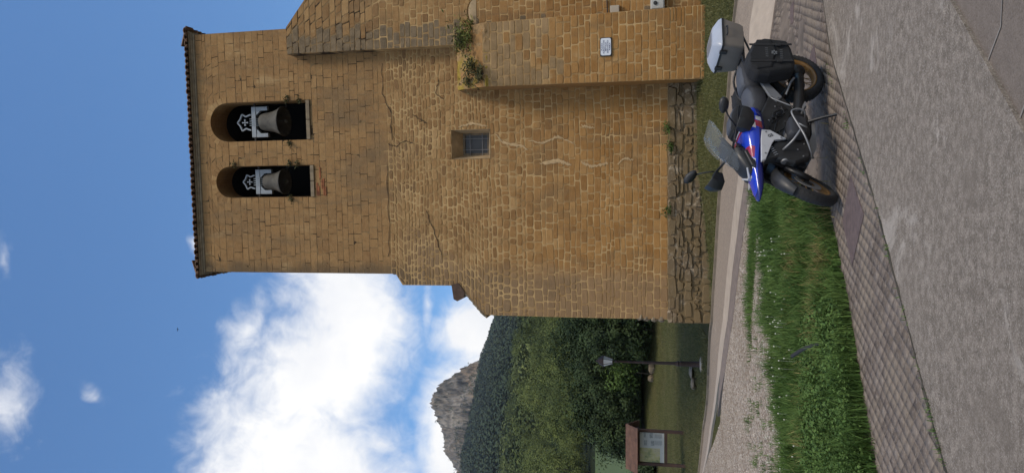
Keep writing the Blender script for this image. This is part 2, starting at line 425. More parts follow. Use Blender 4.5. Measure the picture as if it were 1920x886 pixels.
# kerbed path at the foot of the church
k1 = G((1384, 0), (1372, 130), (1360, 260), (1349, 400), (1343, 500), (1337, 600), (1330, 700), (1321, 800), (1312, 886))
dk = k1[0] - k1[3]; dk /= np.linalg.norm(dk); dl = k1[-1] - k1[-2]; dl /= np.linalg.norm(dl)
dk = d_a; k1 = [k1[0] + dk * 20] + k1 + [k1[-1] + dl * 12]
k2 = G((1416, 0), (1408, 130), (1394, 260), (1377, 400), (1366, 500), (1357, 600), (1346, 700), (1332, 800), (1318, 886)); k2 = [k2[0] + dk * 20] + k2 + [k2[-1] + dl * 12]
k3 = G((1456, 0), (1440, 130), (1409, 260), (1389, 400), (1376, 500), (1366, 600), (1352, 700), (1336, 800), (1320, 886)); k3 = [k3[0] + dk * 20] + k3 + [k3[-1] + dl * 12]
k4 = G((1456.5, 0), (1440.5, 130), (1420, 260), (1400, 400), (1387, 500), (1375, 600), (1360, 700), (1350, 790)); k4 = [k4[0] + dk * 20] + k4
region('path', k1 + k2[::-1], .012, M['pathc'])
region('path_band', [p * 1 for p in k2] + k3[::-1], .022, M['pale'], step=.5)
region('path_edging', k3[:8] + [G((1346, 780))[0]] + k4[::-1][1:] , .016, M['brown'])
gb = G((1425, 345), (1428, 400), (1436, 500), (1446, 600), (1456, 700), (1468, 800), (1476, 886)); gb = gb + [gb[-1] + np.array([-8, -1.5])]
grv = k4[4:-1] + [G((1351, 791))[0]] + G((1330, 850), (1319, 886)) + [k3[-1], np.array([-20., 12.0])] + gb[::-1] + G((1432, 330))
pv_top = G((1456, 0), (1449, 60), (1441, 130), (1421, 260), (1402, 380))
region('gravel', G((1402, 380)) + grv, .010, M['gravel'], step=.5)
# right part: pavers under and behind the motorcycle
pav = la[:-1] + [la[-1]] + lb[::-1] + G((1500, 330), (1432, 330), (1402, 380), (1421, 260), (1441, 130), (1449, 60), (1457, 0)) + [G((1457, 0))[0] + dk * 20]
region('pavement_bed', pav, .0046, material('jointing_sand', color=(.135, .108, .086), rough=1, vary=.6, vscale=2))
PAVP = [np.array(p) for p in pav]
# pavers: one mesh of individual blocks laid at a slant to the road
def pavers():
    e1 = d_a; e2 = np.array([-e1[1], e1[0]]); c45 = 0, 0
    f1 = np.array([math.cos(R(133)), math.sin(R(133))]); f2 = np.array([math.cos(R(71)), math.sin(R(71))])
    o0 = np.array(la[4]); w, h = .118, .118
    I, J = np.meshgrid(np.arange(-150, 150), np.arange(-150, 150)); I = I.ravel(); J = J.ravel()
    cen = o0 + (I + .0 * J)[:, None] * w * f1 + J[:, None] * h * f2
    k = in_poly(cen, PAVP) & (cen[:, 0] > -7) & (cen[:, 0] < 11); cen = cen[k]; n = len(cen)
    k = n; ht = rng.normal(0, .0025, n); gap = .0018 + rng.random(n) * .0022
    V = np.zeros((n, 8, 3)); wob = rng.normal(0, .002, (n, 4, 2))
    for i, (a, b_) in enumerate(((-1, -1), (1, -1), (1, 1), (-1, 1))):
        base = cen + ((a * (w / 2 - gap))[:, None] * f1) + ((b_ * (h / 2 - gap))[:, None] * f2) + wob[:, i]
        top = cen + ((a * (w / 2 - gap - .003))[:, None] * f1) + ((b_ * (h / 2 - gap - .003))[:, None] * f2) + wob[:, i]
        z = terr(base[:, 0], base[:, 1])
        V[:, i, :2] = base; V[:, i, 2] = z - .004; V[:, i + 4, :2] = top; V[:, i + 4, 2] = z + .0068 + ht * .12
    q = np.array([(4, 5, 6, 7), (0, 1, 5, 4), (1, 2, 6, 5), (2, 3, 7, 6), (3, 0, 4, 7)])
    Fq = (np.arange(n)[:, None, None] * 8 + q[None]).reshape(-1, 4)
    o = raw_mesh('pavement', V.reshape(-1, 3), Fq, M['paver'], np.repeat(rng.random(n), 5)); tag(o, kind='structure')
pavers()
for pp in ([(1597, 328), (1622, 402), (1600, 497), (1582, 415)], [(1528, 82), (1533, 118), (1521, 120), (1519, 112)], [(1490, 0), (1489, 42), (1484, 47), (1483, 14)]):
    region('pavement_inlay', G(*pp), .013, M['inlay'], step=.4, skirt=.02)
# trowelled lines and the kerb along the lawn
for line, w in (([(1876, -10), (1873, 50), (1858, 90), (1848, 117)], .006), ([(1922, 185), (1905, 232)], .007)):
    g = [ground(*q) for q in line]; L, Rr = [], []
    for i, p in enumerate(g):
        t = (g[min(i + 1, len(g) - 1)] - g[max(i - 1, 0)])[:2]; t /= np.linalg.norm(t); nn = np.array([-t[1], t[0]]) * w
        L.append(p[:2] + nn); Rr.append(p[:2] - nn)
    region('pavement_line', L + Rr[::-1], -.007, M['line'], step=1.5, skirt=0)
def kerb(name, pts, w, h, mt, lift=0.):
    mb = MB(); P = [np.array(p) for p in pts]; rs = []
    Q = []
    for i in range(len(P) - 1):
        L = np.linalg.norm(P[i + 1] - P[i]); n = max(1, int(L / .6))
        Q += [P[i] + (P[i + 1] - P[i]) * k / n for k in range(n)]
    Q.append(P[-1])
    for i, p in enumerate(Q):
        t = Q[min(i + 1, len(Q) - 1)] - Q[max(i - 1, 0)]; t = t / np.linalg.norm(t); nn = np.array([-t[1], t[0]])
        z = tz(*p) + lift
        rs.append([(*(p + nn * w), z - .1), (*(p + nn * w), z + h), (*(p - nn * w), z + h), (*(p - nn * w), z - .1)])
    mb.rings(rs); return mb.build(name, mt)
kerb('road_kerb', k1[::-1], .055, .06, material('kerb_stone', color=(.20, .16, .115), rough=.9, vary=.35, vscale=3, bump=.4))['kind'] = 'structure'

# ------------------------------------------------------------------ church
def f_stone(t, b, co):
    r = rnd_attr(t); sp = t.node('ShaderNodeSeparateXYZ'); t.l.new(co, sp.inputs[0]); sx, sy, sz = sp.outputs
    n1 = t.noise(co, .55, 6, .6); n2 = t.noise(co, 7, 7, .7); n3 = t.noise(co, 40, 5, .7); n4 = t.noise(co, 1.7, 6, .65)
    rr = t.math('FRACT', r)
    c = t.ramp(rr, [(0, (.135, .068, .027)), (.35, (.242, .130, .050)), (.7, (.325, .186, .074)), (1, (.43, .275, .125))])
    c = t.mix(t.math('MULTIPLY', t.step(n2, .35, .7), .35), c, (.37, .25, .12))
    c = t.mix(t.math('MULTIPLY', t.step(n2, .5, .3), .4), c, (.15, .085, .038))
    # ochre in the lower half, paler and greyer above
    low_ = t.step(t.math('ADD', sz, t.math('MULTIPLY', t.math('SUBTRACT', n1, .5), 5)), 9.0, 2.5)
    c = t.mix(t.math('MULTIPLY', low_, .42), c, (.335, .158, .036))
    c = t.mix(t.math('MULTIPLY', t.math('SUBTRACT', 1., low_), .22), c, (.255, .17, .095))
    # grey weathering down the left corner
    e_lo, e_hi = float(fac(1050, 594)[0]), float(fac(560, 511)[0]); z0_, z1_ = float(fac(905, 585)[1]), float(fac(760, 534)[1])
    dist = t.math('ADD', t.math('SUBTRACT', sx, t.step(sz, z0_, z1_, e_lo, e_hi)), t.math('MULTIPLY', t.math('SUBTRACT', n4, .5), .9))
    g = t.math('MULTIPLY', t.step(dist, .42, .0), t.step(sz, 5.0, z0_ + .5, .1, 1))
    c = t.mix(t.math('MULTIPLY', g, .8), c, (.105, .078, .05))
    g2 = t.math('MULTIPLY', t.step(dist, 1.5, .9), t.step(sz, z1_ + .5, z1_ - .8))
    c = t.mix(t.math('MULTIPLY', g2, .65), c, (.235, .165, .10))
    st = t.noise(t.scale(co, (1, 1, .45)), 1.25, 7, .68, .5)
    c = t.mix(t.math('MULTIPLY', t.step(st, .52, .67), .55), c, (.18, .118, .06))
    c = t.mix(t.math('MULTIPLY', t.step(st, .44, .30), .45), c, (.46, .33, .17))
    gw = t.noise(t.scale(co, (.8, 1, .35)), .8, 8, .7, .9)
    c = t.mix(t.math('MULTIPLY', t.step(gw, .50, .66), .5), c, (.155, .112, .068))
    # foundation course (r > 1): grey with pale blotches
    pl = t.step(r, .995, 1.005); gp = t.mix(t.step(n2, .50, .68), (.15, .112, .072), (.44, .37, .28))
    c = t.mix(pl, c, t.mix(t.step(n1, .42, .62), (.165, .118, .062), gp))
    gm = t.math('MULTIPLY', t.step(r, 1.995, 2.005), t.step(r, 3.0, 2.99))                  # grey canted corner of the turret
    c = t.mix(gm, c, t.mix(t.step(n2, .3, .7), (.125, .094, .060), (.215, .160, .10)))
    c = t.mix(t.step(r, 3.995, 4.005), c, t.mix(t.step(n4, .35, .65), (.22, .15, .078), (.32, .215, .112)))
    ml = t.math('MULTIPLY', t.step(r, 2.995, 3.005), t.step(r, 4.0, 3.99))                  # mortar
    mo = t.mix(t.step(n4, .35, .65), (.25, .155, .068), (.44, .30, .145))
    mo = t.mix(t.step(sz, T_ASH - .05, T_ASH + .25), mo, t.mix(t.step(t.noise(co, 3, 4, .6), .44, .54), (.045, .03, .018), (.21, .14, .07)))
    c = t.mix(ml, c, mo)
    t.l.new(c, b.inputs['Base Color'])
    bn = t.node('ShaderNodeBump'); bn.inputs['Strength'].default_value = .8; bn.inputs['Distance'].default_value = .02
    t.l.new(t.math('ADD', n2, t.math('MULTIPLY', n3, .5)), bn.inputs['Height']); t.l.new(bn.outputs[0], b.inputs['Normal'])
T_ASH = 9.2
M['stone'] = material('sandstone', f_stone, rough=.95, spec=.15)
M['stone_trim'] = material('grey_sandstone', color=(.19, .15, .10), rough=.95, vary=.35, vscale=6, bump=.6, bscale=25)
M['stone_rev'] = material('reveal_stone', color=(.38, .28, .165), rough=.95, vary=.3, vscale=4, bump=.6, bscale=22)
M['black'] = material('chamber_shade_black', color=(.012, .012, .014), rough=1)  # shade of the belfry interior as a near-black colour
M['tile'] = material('roof_tile', color=(.14, .085, .055), rough=.9, vary=.5, vscale=3, bump=.4)
M['iron'] = material('black_iron', color=(.02, .02, .022), rough=.6, vary=.3)
M['glass'] = material('leaded_pane', color=(.06, .062, .066), rough=.5, vary=.3, vscale=3)

church = empty('church', tuple(CO), -YAW, 'tall sandstone church tower with two arched bell openings and a small barred window', 'church')
YC = {}
def t_of(px, py=380): return float(fac(px, py)[1])
def WARP(x, z):
    if d_now > 0 or z > T_ash - .1 or z < T_pl + .12: return 0.
    k = min(1, (T_ash - .1 - z) / .4, (z - T_pl - .12) / .4)
    dx = max(WS0 - x, x - WS1, 0); dz = max(WT0 - z, z - WT1, 0); k *= min(1, math.hypot(dx, dz) / .5)
    return k * (.045 * mnoise.noise((x * .9, z * 2.2, 3)) + .02 * mnoise.noise((x * 3, z * 5, 8)))
d_now = 0.
def masonry(mb, rows, spans, d0, style):
    """individual stones: rows = list of t; spans(t0,t1) -> list of ((l0,l1),(r0,r1)); style(tm) -> (wmin,wmax,gap,rise,jit,round,attr fn)"""
    global d_now; d_now = d0 if d0 else (0. if mb is WALL else 1.)
    for t0, t1 in zip(rows[:-1], rows[1:]):
        wmin, wmax, gap, rise, jit, rd, af, prob = style((t0 + t1) / 2)
        for (l0, l1), (r0, r1) in spans(t0, t1):
            if max(r0 - l0, r1 - l1) < .05: continue
            x = 0; L = ((r0 + r1) - (l0 + l1)) / 2; cuts = [0.]
            cur = -random.uniform(0, wmin)
            while True:
                cur += random.uniform(wmin, wmax)
                if cur > L - wmin * .5: break
                if cur > wmin * .4: cuts.append(cur)
            cuts.append(L); cuts = [c / L for c in cuts]
            for c0, c1 in zip(cuts[:-1], cuts[1:]):
                bl, br = l0 + (r0 - l0) * c0, l0 + (r0 - l0) * c1; tl, tr = l1 + (r1 - l1) * c0, l1 + (r1 - l1) * c1
                el, er = (0 if c0 == 0 else 1), (0 if c1 == 1 else 1)
                g = gap * random.uniform(.6, 1.5)
                J = lambda: random.uniform(-jit, jit)
                split = [(0, 1)]
                if prob and random.random() < prob and (t1 - t0) > .14: q = random.uniform(.4, .6); split = [(0, q), (q, 1)]
                for s0, s1 in split:
                    def P(u, w):                     # u across, w up
                        b_ = bl + (br - bl) * u; tt_ = tl + (tr - tl) * u; X_ = b_ + (tt_ - b_) * w; Z_ = t0 + (t1 - t0) * w
                        return np.array([X_, Z_ + WARP(X_, Z_)])
                    ww = max(.02, ((br - bl) + (tr - tl)) / 2); hh = (t1 - t0) * (s1 - s0)
                    gu0 = g / 2 / ww * el; gu1 = g / 2 / ww * er; gw = g / 2 / (t1 - t0)
                    u0, u1, w0, w1 = gu0, 1 - gu1, s0 + gw, s1 - gw
                    if u1 - u0 < .1 or w1 - w0 < .1: continue
                    k = rd
                    cu = k * min(.35, .06 / ww); cw = k * .28 * (w1 - w0)
                    pts = [(u0 + cu, w0), (u1 - cu, w0), (u1, w0 + cw), (u1, w1 - cw), (u1 - cu, w1), (u0 + cu, w1), (u0, w1 - cw), (u0, w0 + cw)] if k > 0 else [(u0, w0), (u1, w0), (u1, w1), (u0, w1)]
                    base = [P(*q) for q in pts]
                    base = [p + np.array([J() * (1 if 0.02 < q[0] < .98 or (el and er) else 0), J()]) for p, q in zip(base, pts)]
                    c = np.mean(base, axis=0); n = len(base); dd = d0 + rise * random.uniform(.4, 1.3)
                    ins = .012 + .02 * k; top = []
                    for p in base:
                        v = c - p; L_ = np.hypot(*v) + 1e-6; top.append(p + v / L_ * min(ins, L_ * .4))
                    vs = [(p[0], -d0 + .004, p[1]) for p in base] + [(p[0], -dd + random.uniform(-.002, .002), p[1]) for p in top]
                    fs = [tuple(range(n, 2 * n))] + [(i, (i + 1) % n, n + (i + 1) % n, n + i) for i in range(n)]
                    mb.add(vs, fs, af(c))
def subtract(spans, hole):                          # hole ((l0,l1),(r0,r1))
    out = []
    for (l0, l1), (r0, r1) in spans:
        (a0, a1), (b0, b1) = hole
        if (a0 + a1) / 2 >= (r0 + r1) / 2 or (b0 + b1) / 2 <= (l0 + l1) / 2: out.append(((l0, l1), (r0, r1))); continue
        if (a0 + a1) / 2 > (l0 + l1) / 2: out.append(((l0, l1), (a0, a1)))
        if (b0 + b1) / 2 < (r0 + r1) / 2: out.append(((b0, b1), (r0, r1)))
    return out

# outline of the tower face (pixels -> face plane)
OL = [(1345, 598), (1250, 598), (1195, 597), (1050, 594), (912, 590), (905, 587), (893, 572), (880, 557), (868, 546), (851, 535), (755, 534), (742, 513), (560, 511), (383, 509)]
OLs = [fac(*p) for p in OL]
s_right = (fac(392, 64)[0] + fac(533, 54)[0]) / 2
t_top = (fac(383, 509)[1] + fac(367, 64)[1]) / 2
lt = np.array([p[1] for p in OLs]); ls = np.array([p[0] for p in OLs])
def Lf(t): return float(np.interp(t, lt, ls))
left_pts = [(Lf(-.5), -.5)] + [(p[0], p[1]) for p in OLs[1:-1]] + [(Lf(t_top), t_top)]
def arch(pl, pr, ptop, pspr, pbot):
    """pixels: y of left jamb, right jamb; x of apex, spring, bottom"""
    cy = (pl + pr) / 2; xm = (pspr + pbot) / 2
    s0 = fac(xm, pl)[0]; s1 = fac(xm, pr)[0]; tb = fac(pbot, cy)[1]; ta = fac(ptop, cy)[1]
    c = (s0 + s1) / 2; r = (s1 - s0) / 2; return dict(c=c, r=r, tb=tb, ts=ta - r, ta=ta)
AR = [arch(263.3, 190, 395, 436, 582), arch(369.5, 310.5, 406, 447, 590)]
wo_ = [fac(845, 242), fac(918, 244), fac(920, 296), fac(848, 298)]                # tl? order: top-right, bottom-right, bottom-left, top-left (upright)
WS0 = (fac(919, 297)[0] + fac(847, 298)[0]) / 2; WS1 = (fac(845, 242)[0] + fac(918, 244)[0]) / 2
WT0 = (fac(918, 244)[1] + fac(920, 296)[1]) / 2; WT1 = (fac(845, 242)[1] + fac(848, 298)[1]) / 2
T_ash = fac(728, 300)[1]; T_rub = fac(1000, 300)[1]; T_pl = fac(1252, 300)[1]
RING = .16
def spans_main(t0, t1):
    sp = [((Lf(t0 + .001), Lf(t1 - .001)), (s_right, s_right))]
    for a in AR:
        if t1 <= a['tb'] + .01 or t0 >= a['ta'] + RING: continue
        def hw(t):
            if t <= a['ts']: return a['r']
            rr = a['r'] + RING
            return math.sqrt(max(0, rr * rr - (t - a['ts']) ** 2))
        if t0 < a['ts'] - .01 < t1 - .02: pass
        h0, h1 = hw(t0), hw(t1)
        if t0 >= a['ts'] - .02: h0 = max(h0, 0); h0 = math.sqrt(max(0, (a['r'] + RING) ** 2 - max(0, t0 - a['ts']) ** 2))
        sp = subtract(sp, ((a['c'] - h0, a['c'] - h1), (a['c'] + h0, a['c'] + h1)))
    if t1 > WT0 + .01 and t0 < WT1 - .01: sp = subtract(sp, ((WS0, WS0), (WS1, WS1)))
    return sp
def rows_main():
    marks = sorted([T_pl, WT0, WT1, T_ash, t_top] + [a[k] for a in AR for k in ('tb', 'ts')] + [AR[0]['ta'] + RING, AR[1]['ta'] + RING])
    mk = [marks[0]]
    for q in marks[1:]:
        if q - mk[-1] > .07: mk.append(q)
    rows = [mk[0]]
    for a, b_ in zip(mk[:-1], mk[1:]):
        mid = (a + b_) / 2
        h = .19 if mid > T_ash else (.108 if mid > T_rub else .15)
        n = max(1, round((b_ - a) / h)); ws = np.array([random.uniform(.6, 1.4) for _ in range(n)]); ws /= ws.sum()
        rows += list(a + (b_ - a) * np.cumsum(ws))
    return rows
def af_std(c):
    return random.betavariate(2.2, 2.2) * .98
def style_main(t):
    #    wmin wmax gap rise jit round attr split
    if t > T_ash: return (.22, .52, .0045, .003, .002, 0, lambda c: .2 + .6 * random.betavariate(3, 3), .0)
    if t > T_rub: return (.10, .34, .0135, .008, .009, .7, af_std, .0)
    return (.14, .44, .0115, .008, .006, .45, af_std, .0)
def wall_backing(mb, outline, holes, y, attr):
    b = bmesh.new(); es = []
    for loop in [outline] + holes:
        vs = [b.verts.new((p[0], 0, p[1])) for p in loop]; es += [b.edges.new((vs[i], vs[(i + 1) % len(vs)])) for i in range(len(vs))]
    bmesh.ops.triangle_fill(b, use_beauty=True, edges=es)
    b.verts.index_update()
    mb.add([(v.co.x, y, v.co.z) for v in b.verts], [tuple(v.index for v in f.verts) for f in b.faces], attr); b.free()
def arch_loop(a, n=16, r=None):
    r = r or a['r']
    return [(a['c'] - r, a['tb']), (a['c'] - r, a['ts'])] + [(a['c'] - r * math.cos(math.pi * k / n), a['ts'] + r * math.sin(math.pi * k / n)) for k in range(1, n)] + [(a['c'] + r, a['ts']), (a['c'] + r, a['tb'])]
wloop = [(WS0, WT0), (WS0, WT1), (WS1, WT1), (WS1, WT0)]
mb = MB(); WALL = mb
outl = left_pts + [(s_right, t_top), (s_right, -.5)]
wall_backing(mb, outl, [arch_loop(a) for a in AR] + [wloop], 0., 3.5)
TD = 4.6
n = len(outl)
mb.add([(p[0], 0, p[1]) for p in outl] + [(p[0], TD, p[1]) for p in outl], [(i, (i + 1) % n, n + (i + 1) % n, n + i) for i in range(n)], .45)
mb.add([(p[0], TD, p[1]) for p in outl], [tuple(range(n))], .4)
masonry(mb, rows_main(), spans_main, 0., style_main)
for a in AR:                                        # voussoirs
    nv = 13; r0, r1 = a['r'], a['r'] + RING
    for k in range(nv):
        a0, a1 = math.pi * (k + .02) / nv, math.pi * (k + .98) / nv; pr = [(r0, a0), (r1, a0), (r1, (a0 + a1) / 2), (r1, a1), (r0, a1), (r0, (a0 + a1) / 2)]
        base = [(a['c'] - r * math.cos(q), a['ts'] + r * math.sin(q)) for r, q in pr]; m_ = len(base)
        dd = .012 + random.uniform(0, .002)
        mb.add([(p[0], .004, p[1]) for p in base] + [(p[0], -dd, p[1]) for p in base], [tuple(range(m_, 2 * m_))] + [(i, (i + 1) % m_, m_ + (i + 1) % m_, m_ + i) for i in range(m_)], af_std(0))
for a in AR:                                        # reveals of the bell openings
    L = arch_loop(a); m_ = len(L); q = .75
    for i in range(m_ - 1):
        mb.add([(L[i][0], -.008, L[i][1]), (L[i + 1][0], -.008, L[i + 1][1]), (L[i + 1][0], q, L[i + 1][1]), (L[i][0], q, L[i][1])], [(0, 1, 2, 3)], .3 + .2 * random.random())
    mb.add([(L[0][0], -.008, L[0][1]), (L[-1][0], -.008, L[-1][1]), (L[-1][0], q, L[-1][1]), (L[0][0], q, L[0][1])], [(0, 1, 2, 3)], .3)
mb.build('wall', M['stone'], church, fix=False)
# near-black box: the deep shade inside the bell chamber, put in as colour
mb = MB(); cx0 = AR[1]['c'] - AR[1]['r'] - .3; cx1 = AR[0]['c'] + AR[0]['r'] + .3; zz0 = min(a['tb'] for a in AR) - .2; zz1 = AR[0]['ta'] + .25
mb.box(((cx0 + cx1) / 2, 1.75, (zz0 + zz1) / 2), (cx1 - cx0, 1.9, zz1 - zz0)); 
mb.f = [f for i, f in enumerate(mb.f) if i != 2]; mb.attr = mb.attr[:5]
mb.build('chamber_shade_box', M['black'], church, fix=False)

# foundation course
mb = MB(); s_pl0 = fac(1290, 605.5, .09)[0]
sp_pl = lambda t0, t1: [((s_pl0, s_pl0), (s_right + .3, s_right + .3))]
rows = [-.3, .15, .36, .66, .82, 1.10, 1.28, 1.52, 1.68, T_pl + .02]; rows = [r for r in rows if r <= T_pl - .1] + [T_pl]
masonry(mb, rows, sp_pl, .09, lambda t: (.12, .55, .026, .05, .032, .8, lambda c: 1.2 + .6 * random.random(), .25))
mb.add([(s_pl0, 0, -.4), (s_right + .3, 0, -.4), (s_right + .3, -.09, -.4), (s_pl0, -.09, -.4), (s_pl0, 0.0, T_pl - .003), (s_right + .3, 0.0, T_pl - .003), (s_right + .3, -.09, T_pl - .003), (s_pl0, -.09, T_pl - .003)],
       [(0, 1, 2, 3), (4, 5, 6, 7), (2, 3, 7, 6), (0, 3, 7, 4)], 1.5)
mb.add([(s_pl0, 1.5, -.4), (s_pl0, -.09, -.4), (s_pl0, -.09, T_pl), (s_pl0, 1.5, T_pl)], [(0, 1, 2, 3)], 1.5)
mb.build('foundation', M['stone'], church, fix=False)
# small rough edge stones just over the foundation, left corner
mb = MB()
for px, py in ((1200, 598), (1212, 600), (1226, 601), (1240, 602)):
    s, t = fac(px, py); mb.blob((s + .05, .12, t), (.10, .16, .10), 7, 5, .15)
mb.build('quoin_rubble', M['stone_trim'], church)

# turret with canted corner, right
dT = .35
sT1 = (fac(545, 98, dT)[0] + fac(820, 90, dT)[0]) / 2; sT0 = sT1; sT2 = sT1 + 3.9; sTs = fac(533, 52, dT)[0]
tT = fac(538, 75, .2)[1]; tTf = fac(536, 52, dT)[1]
pR = fac(567, 5, dT); slope = (tTf - pR[1]) / (pR[0] - sTs)
print('turret', sT0, sT1, tT, slope, 's_right', s_right, 'ttop', t_top, 'ARCH', AR, 'win', WS0, WS1, WT0, WT1)
def spans_t(t0, t1):
    r = lambda t: min(sT2, max(sTs, sTs + (tTf - t) / slope))
    return [((sT1, sT1), (r(t0), r(t1)))]
mb = MB()
tE = tTf - (sT2 - sTs) * slope
front = [(sT1, -.5), (sT2, -.5), (sT2, tE), (sTs, tTf), (sT1, tTf)]
mb.add([(p[0], -dT, p[1]) for p in front], [(0, 1, 2, 3, 4)], 3.5)
mb.add([(sT0, 0, -.5), (sT1, -dT, -.5), (sT1, -dT, tTf), (sT0, 0, tTf)], [(0, 1, 2, 3)], 3.5)
mb.add([(sT1, -dT, tTf), (sTs, -dT, tTf), (sTs, 2.5, tTf), (sT1, 2.5, tTf), (sT2, -dT, tE), (sT2, 2.5, tE)], [(0, 1, 2, 3), (1, 4, 5, 2)], .5)
mb.add([(sT2, -dT, -.5), (sT2, 2.5, -.5), (sT2, 2.5, tE), (sT2, -dT, tE)], [(0, 1, 2, 3)], .5)
mb.add([(s_right, 2.5, -.5), (sT2, 2.5, -.5), (sT2, 2.5, tE), (sTs, 2.5, tTf), (s_right, 2.5, tTf)], [(0, 1, 2, 3, 4)], .5)
tt = [0.]
while tt[-1] < tTf - .12: tt.append(tt[-1] + random.uniform(.13, .21))
tt[-1] = tTf
def af_t(c):
    if c[0] < sT1 + .50 + random.uniform(-.06, .08) + .08 * mnoise.noise((c[1] * .7, 0, 0)): return 2.2 + .6 * random.random()
    return af_std(c)
masonry(mb, tt, spans_t, dT, lambda t: (.16, .42, .012, .007, .005, .4, af_t, .0))
# lunette under a relieving arch
c_s, c_t = fac(893, 22, dT); 
mb.build('turret_wall', M['stone'], church, fix=False)
mb = MB(); pts = [(c_s - .32 * math.cos(math.pi * k / 12), c_t + .2 * math.sin(math.pi * k / 12)) for k in range(13)]
mb.prism(pts, lambda s, t: (s, -dT - .012, t), lambda s, t: (s, -dT + .1, t)); mb.build('relieving_arch_infill', M['stone_rev'], church)
mb = MB()
for k in range(9):
    a0, a1 = math.pi * (k + .05) / 9, math.pi * (k + .95) / 9
    q = [(c_s - r * math.cos(a) * 1, c_t + r * .72 * math.sin(a)) for r, a in ((.33, a0), (.47, a0), (.47, a1), (.33, a1))]
    mb.prism(q, lambda s, t: (s, -dT - .022, t), lambda s, t: (s, -dT + .1, t))
mb.attr = [.9] * len(mb.f); mb.build('relieving_arch', M['stone'], church)

# lower buttress with weathered sloping top
dB = .75
sB0a = fac(900, 163, dB)[0]; sB0b = fac(1312, 147.5, dB)[0]; sB1a = fac(892, 44, dB)[0]; sB1b = fac(1320, 9, dB)[0]
tB = fac(905, 110, dB)[1]; tBb = fac(858, 110, .2)[1]
sb0 = lambda t: sB0b + (sB0a - sB0b) * (t - .9) / (tB - .9); sb1 = lambda t: sB1b + (sB1a - sB1b) * (t - .9) / (tB - .9)
mb = MB(); tl = -.4
fr = [(sb0(tl), tl), (sb1(tl), tl), (sb1(tB), tB), (sb0(tB), tB)]
mb.add([(p[0], -dB, p[1]) for p in fr], [(0, 1, 2, 3)], 3.5)
mb.add([(p[0], -dB, p[1]) for p in fr] + [(p[0], .02, p[1]) for p in fr[:2]] + [(fr[2][0], -.2, tBb), (fr[3][0], -.2, tBb), (fr[2][0], .02, tBb), (fr[3][0], .02, tBb)],
       [(1, 5, 8, 6, 2), (0, 3, 7, 9, 4), (3, 2, 6, 7), (7, 6, 8, 9)], .5)
rows = [tl]; 
while rows[-1] < tB - .12: rows.append(rows[-1] + random.uniform(.13, .19))
rows[-1] = tB
def st_b(t):
    if t < T_pl + .05: return (.3, .6, .016, .01, .006, .4, lambda c: 1.0 * (random.random() * .5) , .1)
    tg = fac(1010, 100, dB)[1]
    return (.18, .48, .014, .008, .005, .45, lambda c: (4.2 if random.random() < ss(c[1] + .5 * mnoise.noise((c[0], c[1] * .5, 2)), tg - .9, tg + .9) else .2) + .6 * random.random(), 0)
masonry(mb, rows, lambda a, b_: [((sb0(a), sb0(b_)), (sb1(a), sb1(b_)))], dB, st_b)
mb.build('buttress', M['stone'], church, fix=False)
def f_lichen(t, b, co):
    n = t.noise(co, 4, 6, .6); n2 = t.noise(co, 22, 5, .7)
    sp = t.node('ShaderNodeSeparateXYZ'); t.l.new(co, sp.inputs[0])
    c = t.ramp(n2, [(.3, (.19, .125, .058)), (.6, (.32, .20, .09))]); n = t.math('ADD', n, t.step(sp.outputs[0], LX - .3, LX + .9, .04, -.30))
    c = t.mix(t.step(n, .42, .58), c, t.ramp(n2, [(.3, (.20, .14, .02)), (.7, (.34, .24, .045))])); t.l.new(c, b.inputs['Base Color'])
LX = float((sb0(tB) + sb1(tB)) / 2)
M['lichen'] = material('lichened_stone', f_lichen, rough=1, bump=.9, bscale=18)
mb = MB(); nu, nv_ = 30, 10; gv = []          # rough sloping top of broken stones
for j in range(nv_ + 1):
    for i in range(nu + 1):
        f, g_ = i / nu, j / nv_; x = sb0(tB) + (sb1(tB) - sb0(tB)) * f; y = -dB + .02 + (dB - .16) * g_; z = tB - .05 + (tBb - tB + .06) * g_
        k = .0 if j == nv_ else 1.
        st_ = math.floor(g_ * 4 + mnoise.noise((f * 6, 0, 0))) * .025
        gv.append((x + .02 * mnoise.noise((x * 5, z * 5, 1)), y - k * (.05 * mnoise.noise((x * 4, z * 4, 0)) + .03 * mnoise.noise((x * 11, z * 11, 0)) + .03), z + k * (.06 * mnoise.noise((x * 3.5, z * 3, 5)) + st_)))
w0 = nu + 1
mb.add(gv, [(j * w0 + i, j * w0 + i + 1, (j + 1) * w0 + i + 1, (j + 1) * w0 + i) for j in range(nv_) for i in range(nu)])
lft = [gv[j * w0] for j in range(nv_ + 1)]; mb.add(lft + [(p[0], 0.02, tB - .1) for p in lft], [(j, j + 1, nv_ + 2 + j, nv_ + 1 + j) for j in range(nv_)])
lip = [gv[i] for i in range(nu + 1)]; mb.add(lip + [(p[0], -dB + .0, tB - .14) for p in lip], [(i, i + 1, nu + 2 + i, nu + 1 + i) for i in range(nu)])
mb.build('buttress_coping', M['lichen'], church, fix=False)

# patch of red brick under the narrower opening
p0, p1 = fac(594, 367), fac(611, 313); mb = MB(); nr = 6
for r_ in range(nr):
    z = p0[1] + (p1[1] - p0[1]) * (r_ + .5) / nr; x = p0[0]
    while x < p1[0] - .05:
        L = min(random.uniform(.12, .3), p1[0] - x); (mb.box if random.random() < .45 else MB().box)((x + L / 2, -.004, z), (L - .015, .03, abs(p1[1] - p0[1]) / nr - .014)); x += L
mb.build('brick_repair', material('red_brick', color=(.24, .085, .035), rough=.95, vary=.5, vscale=9, bump=.5), church)
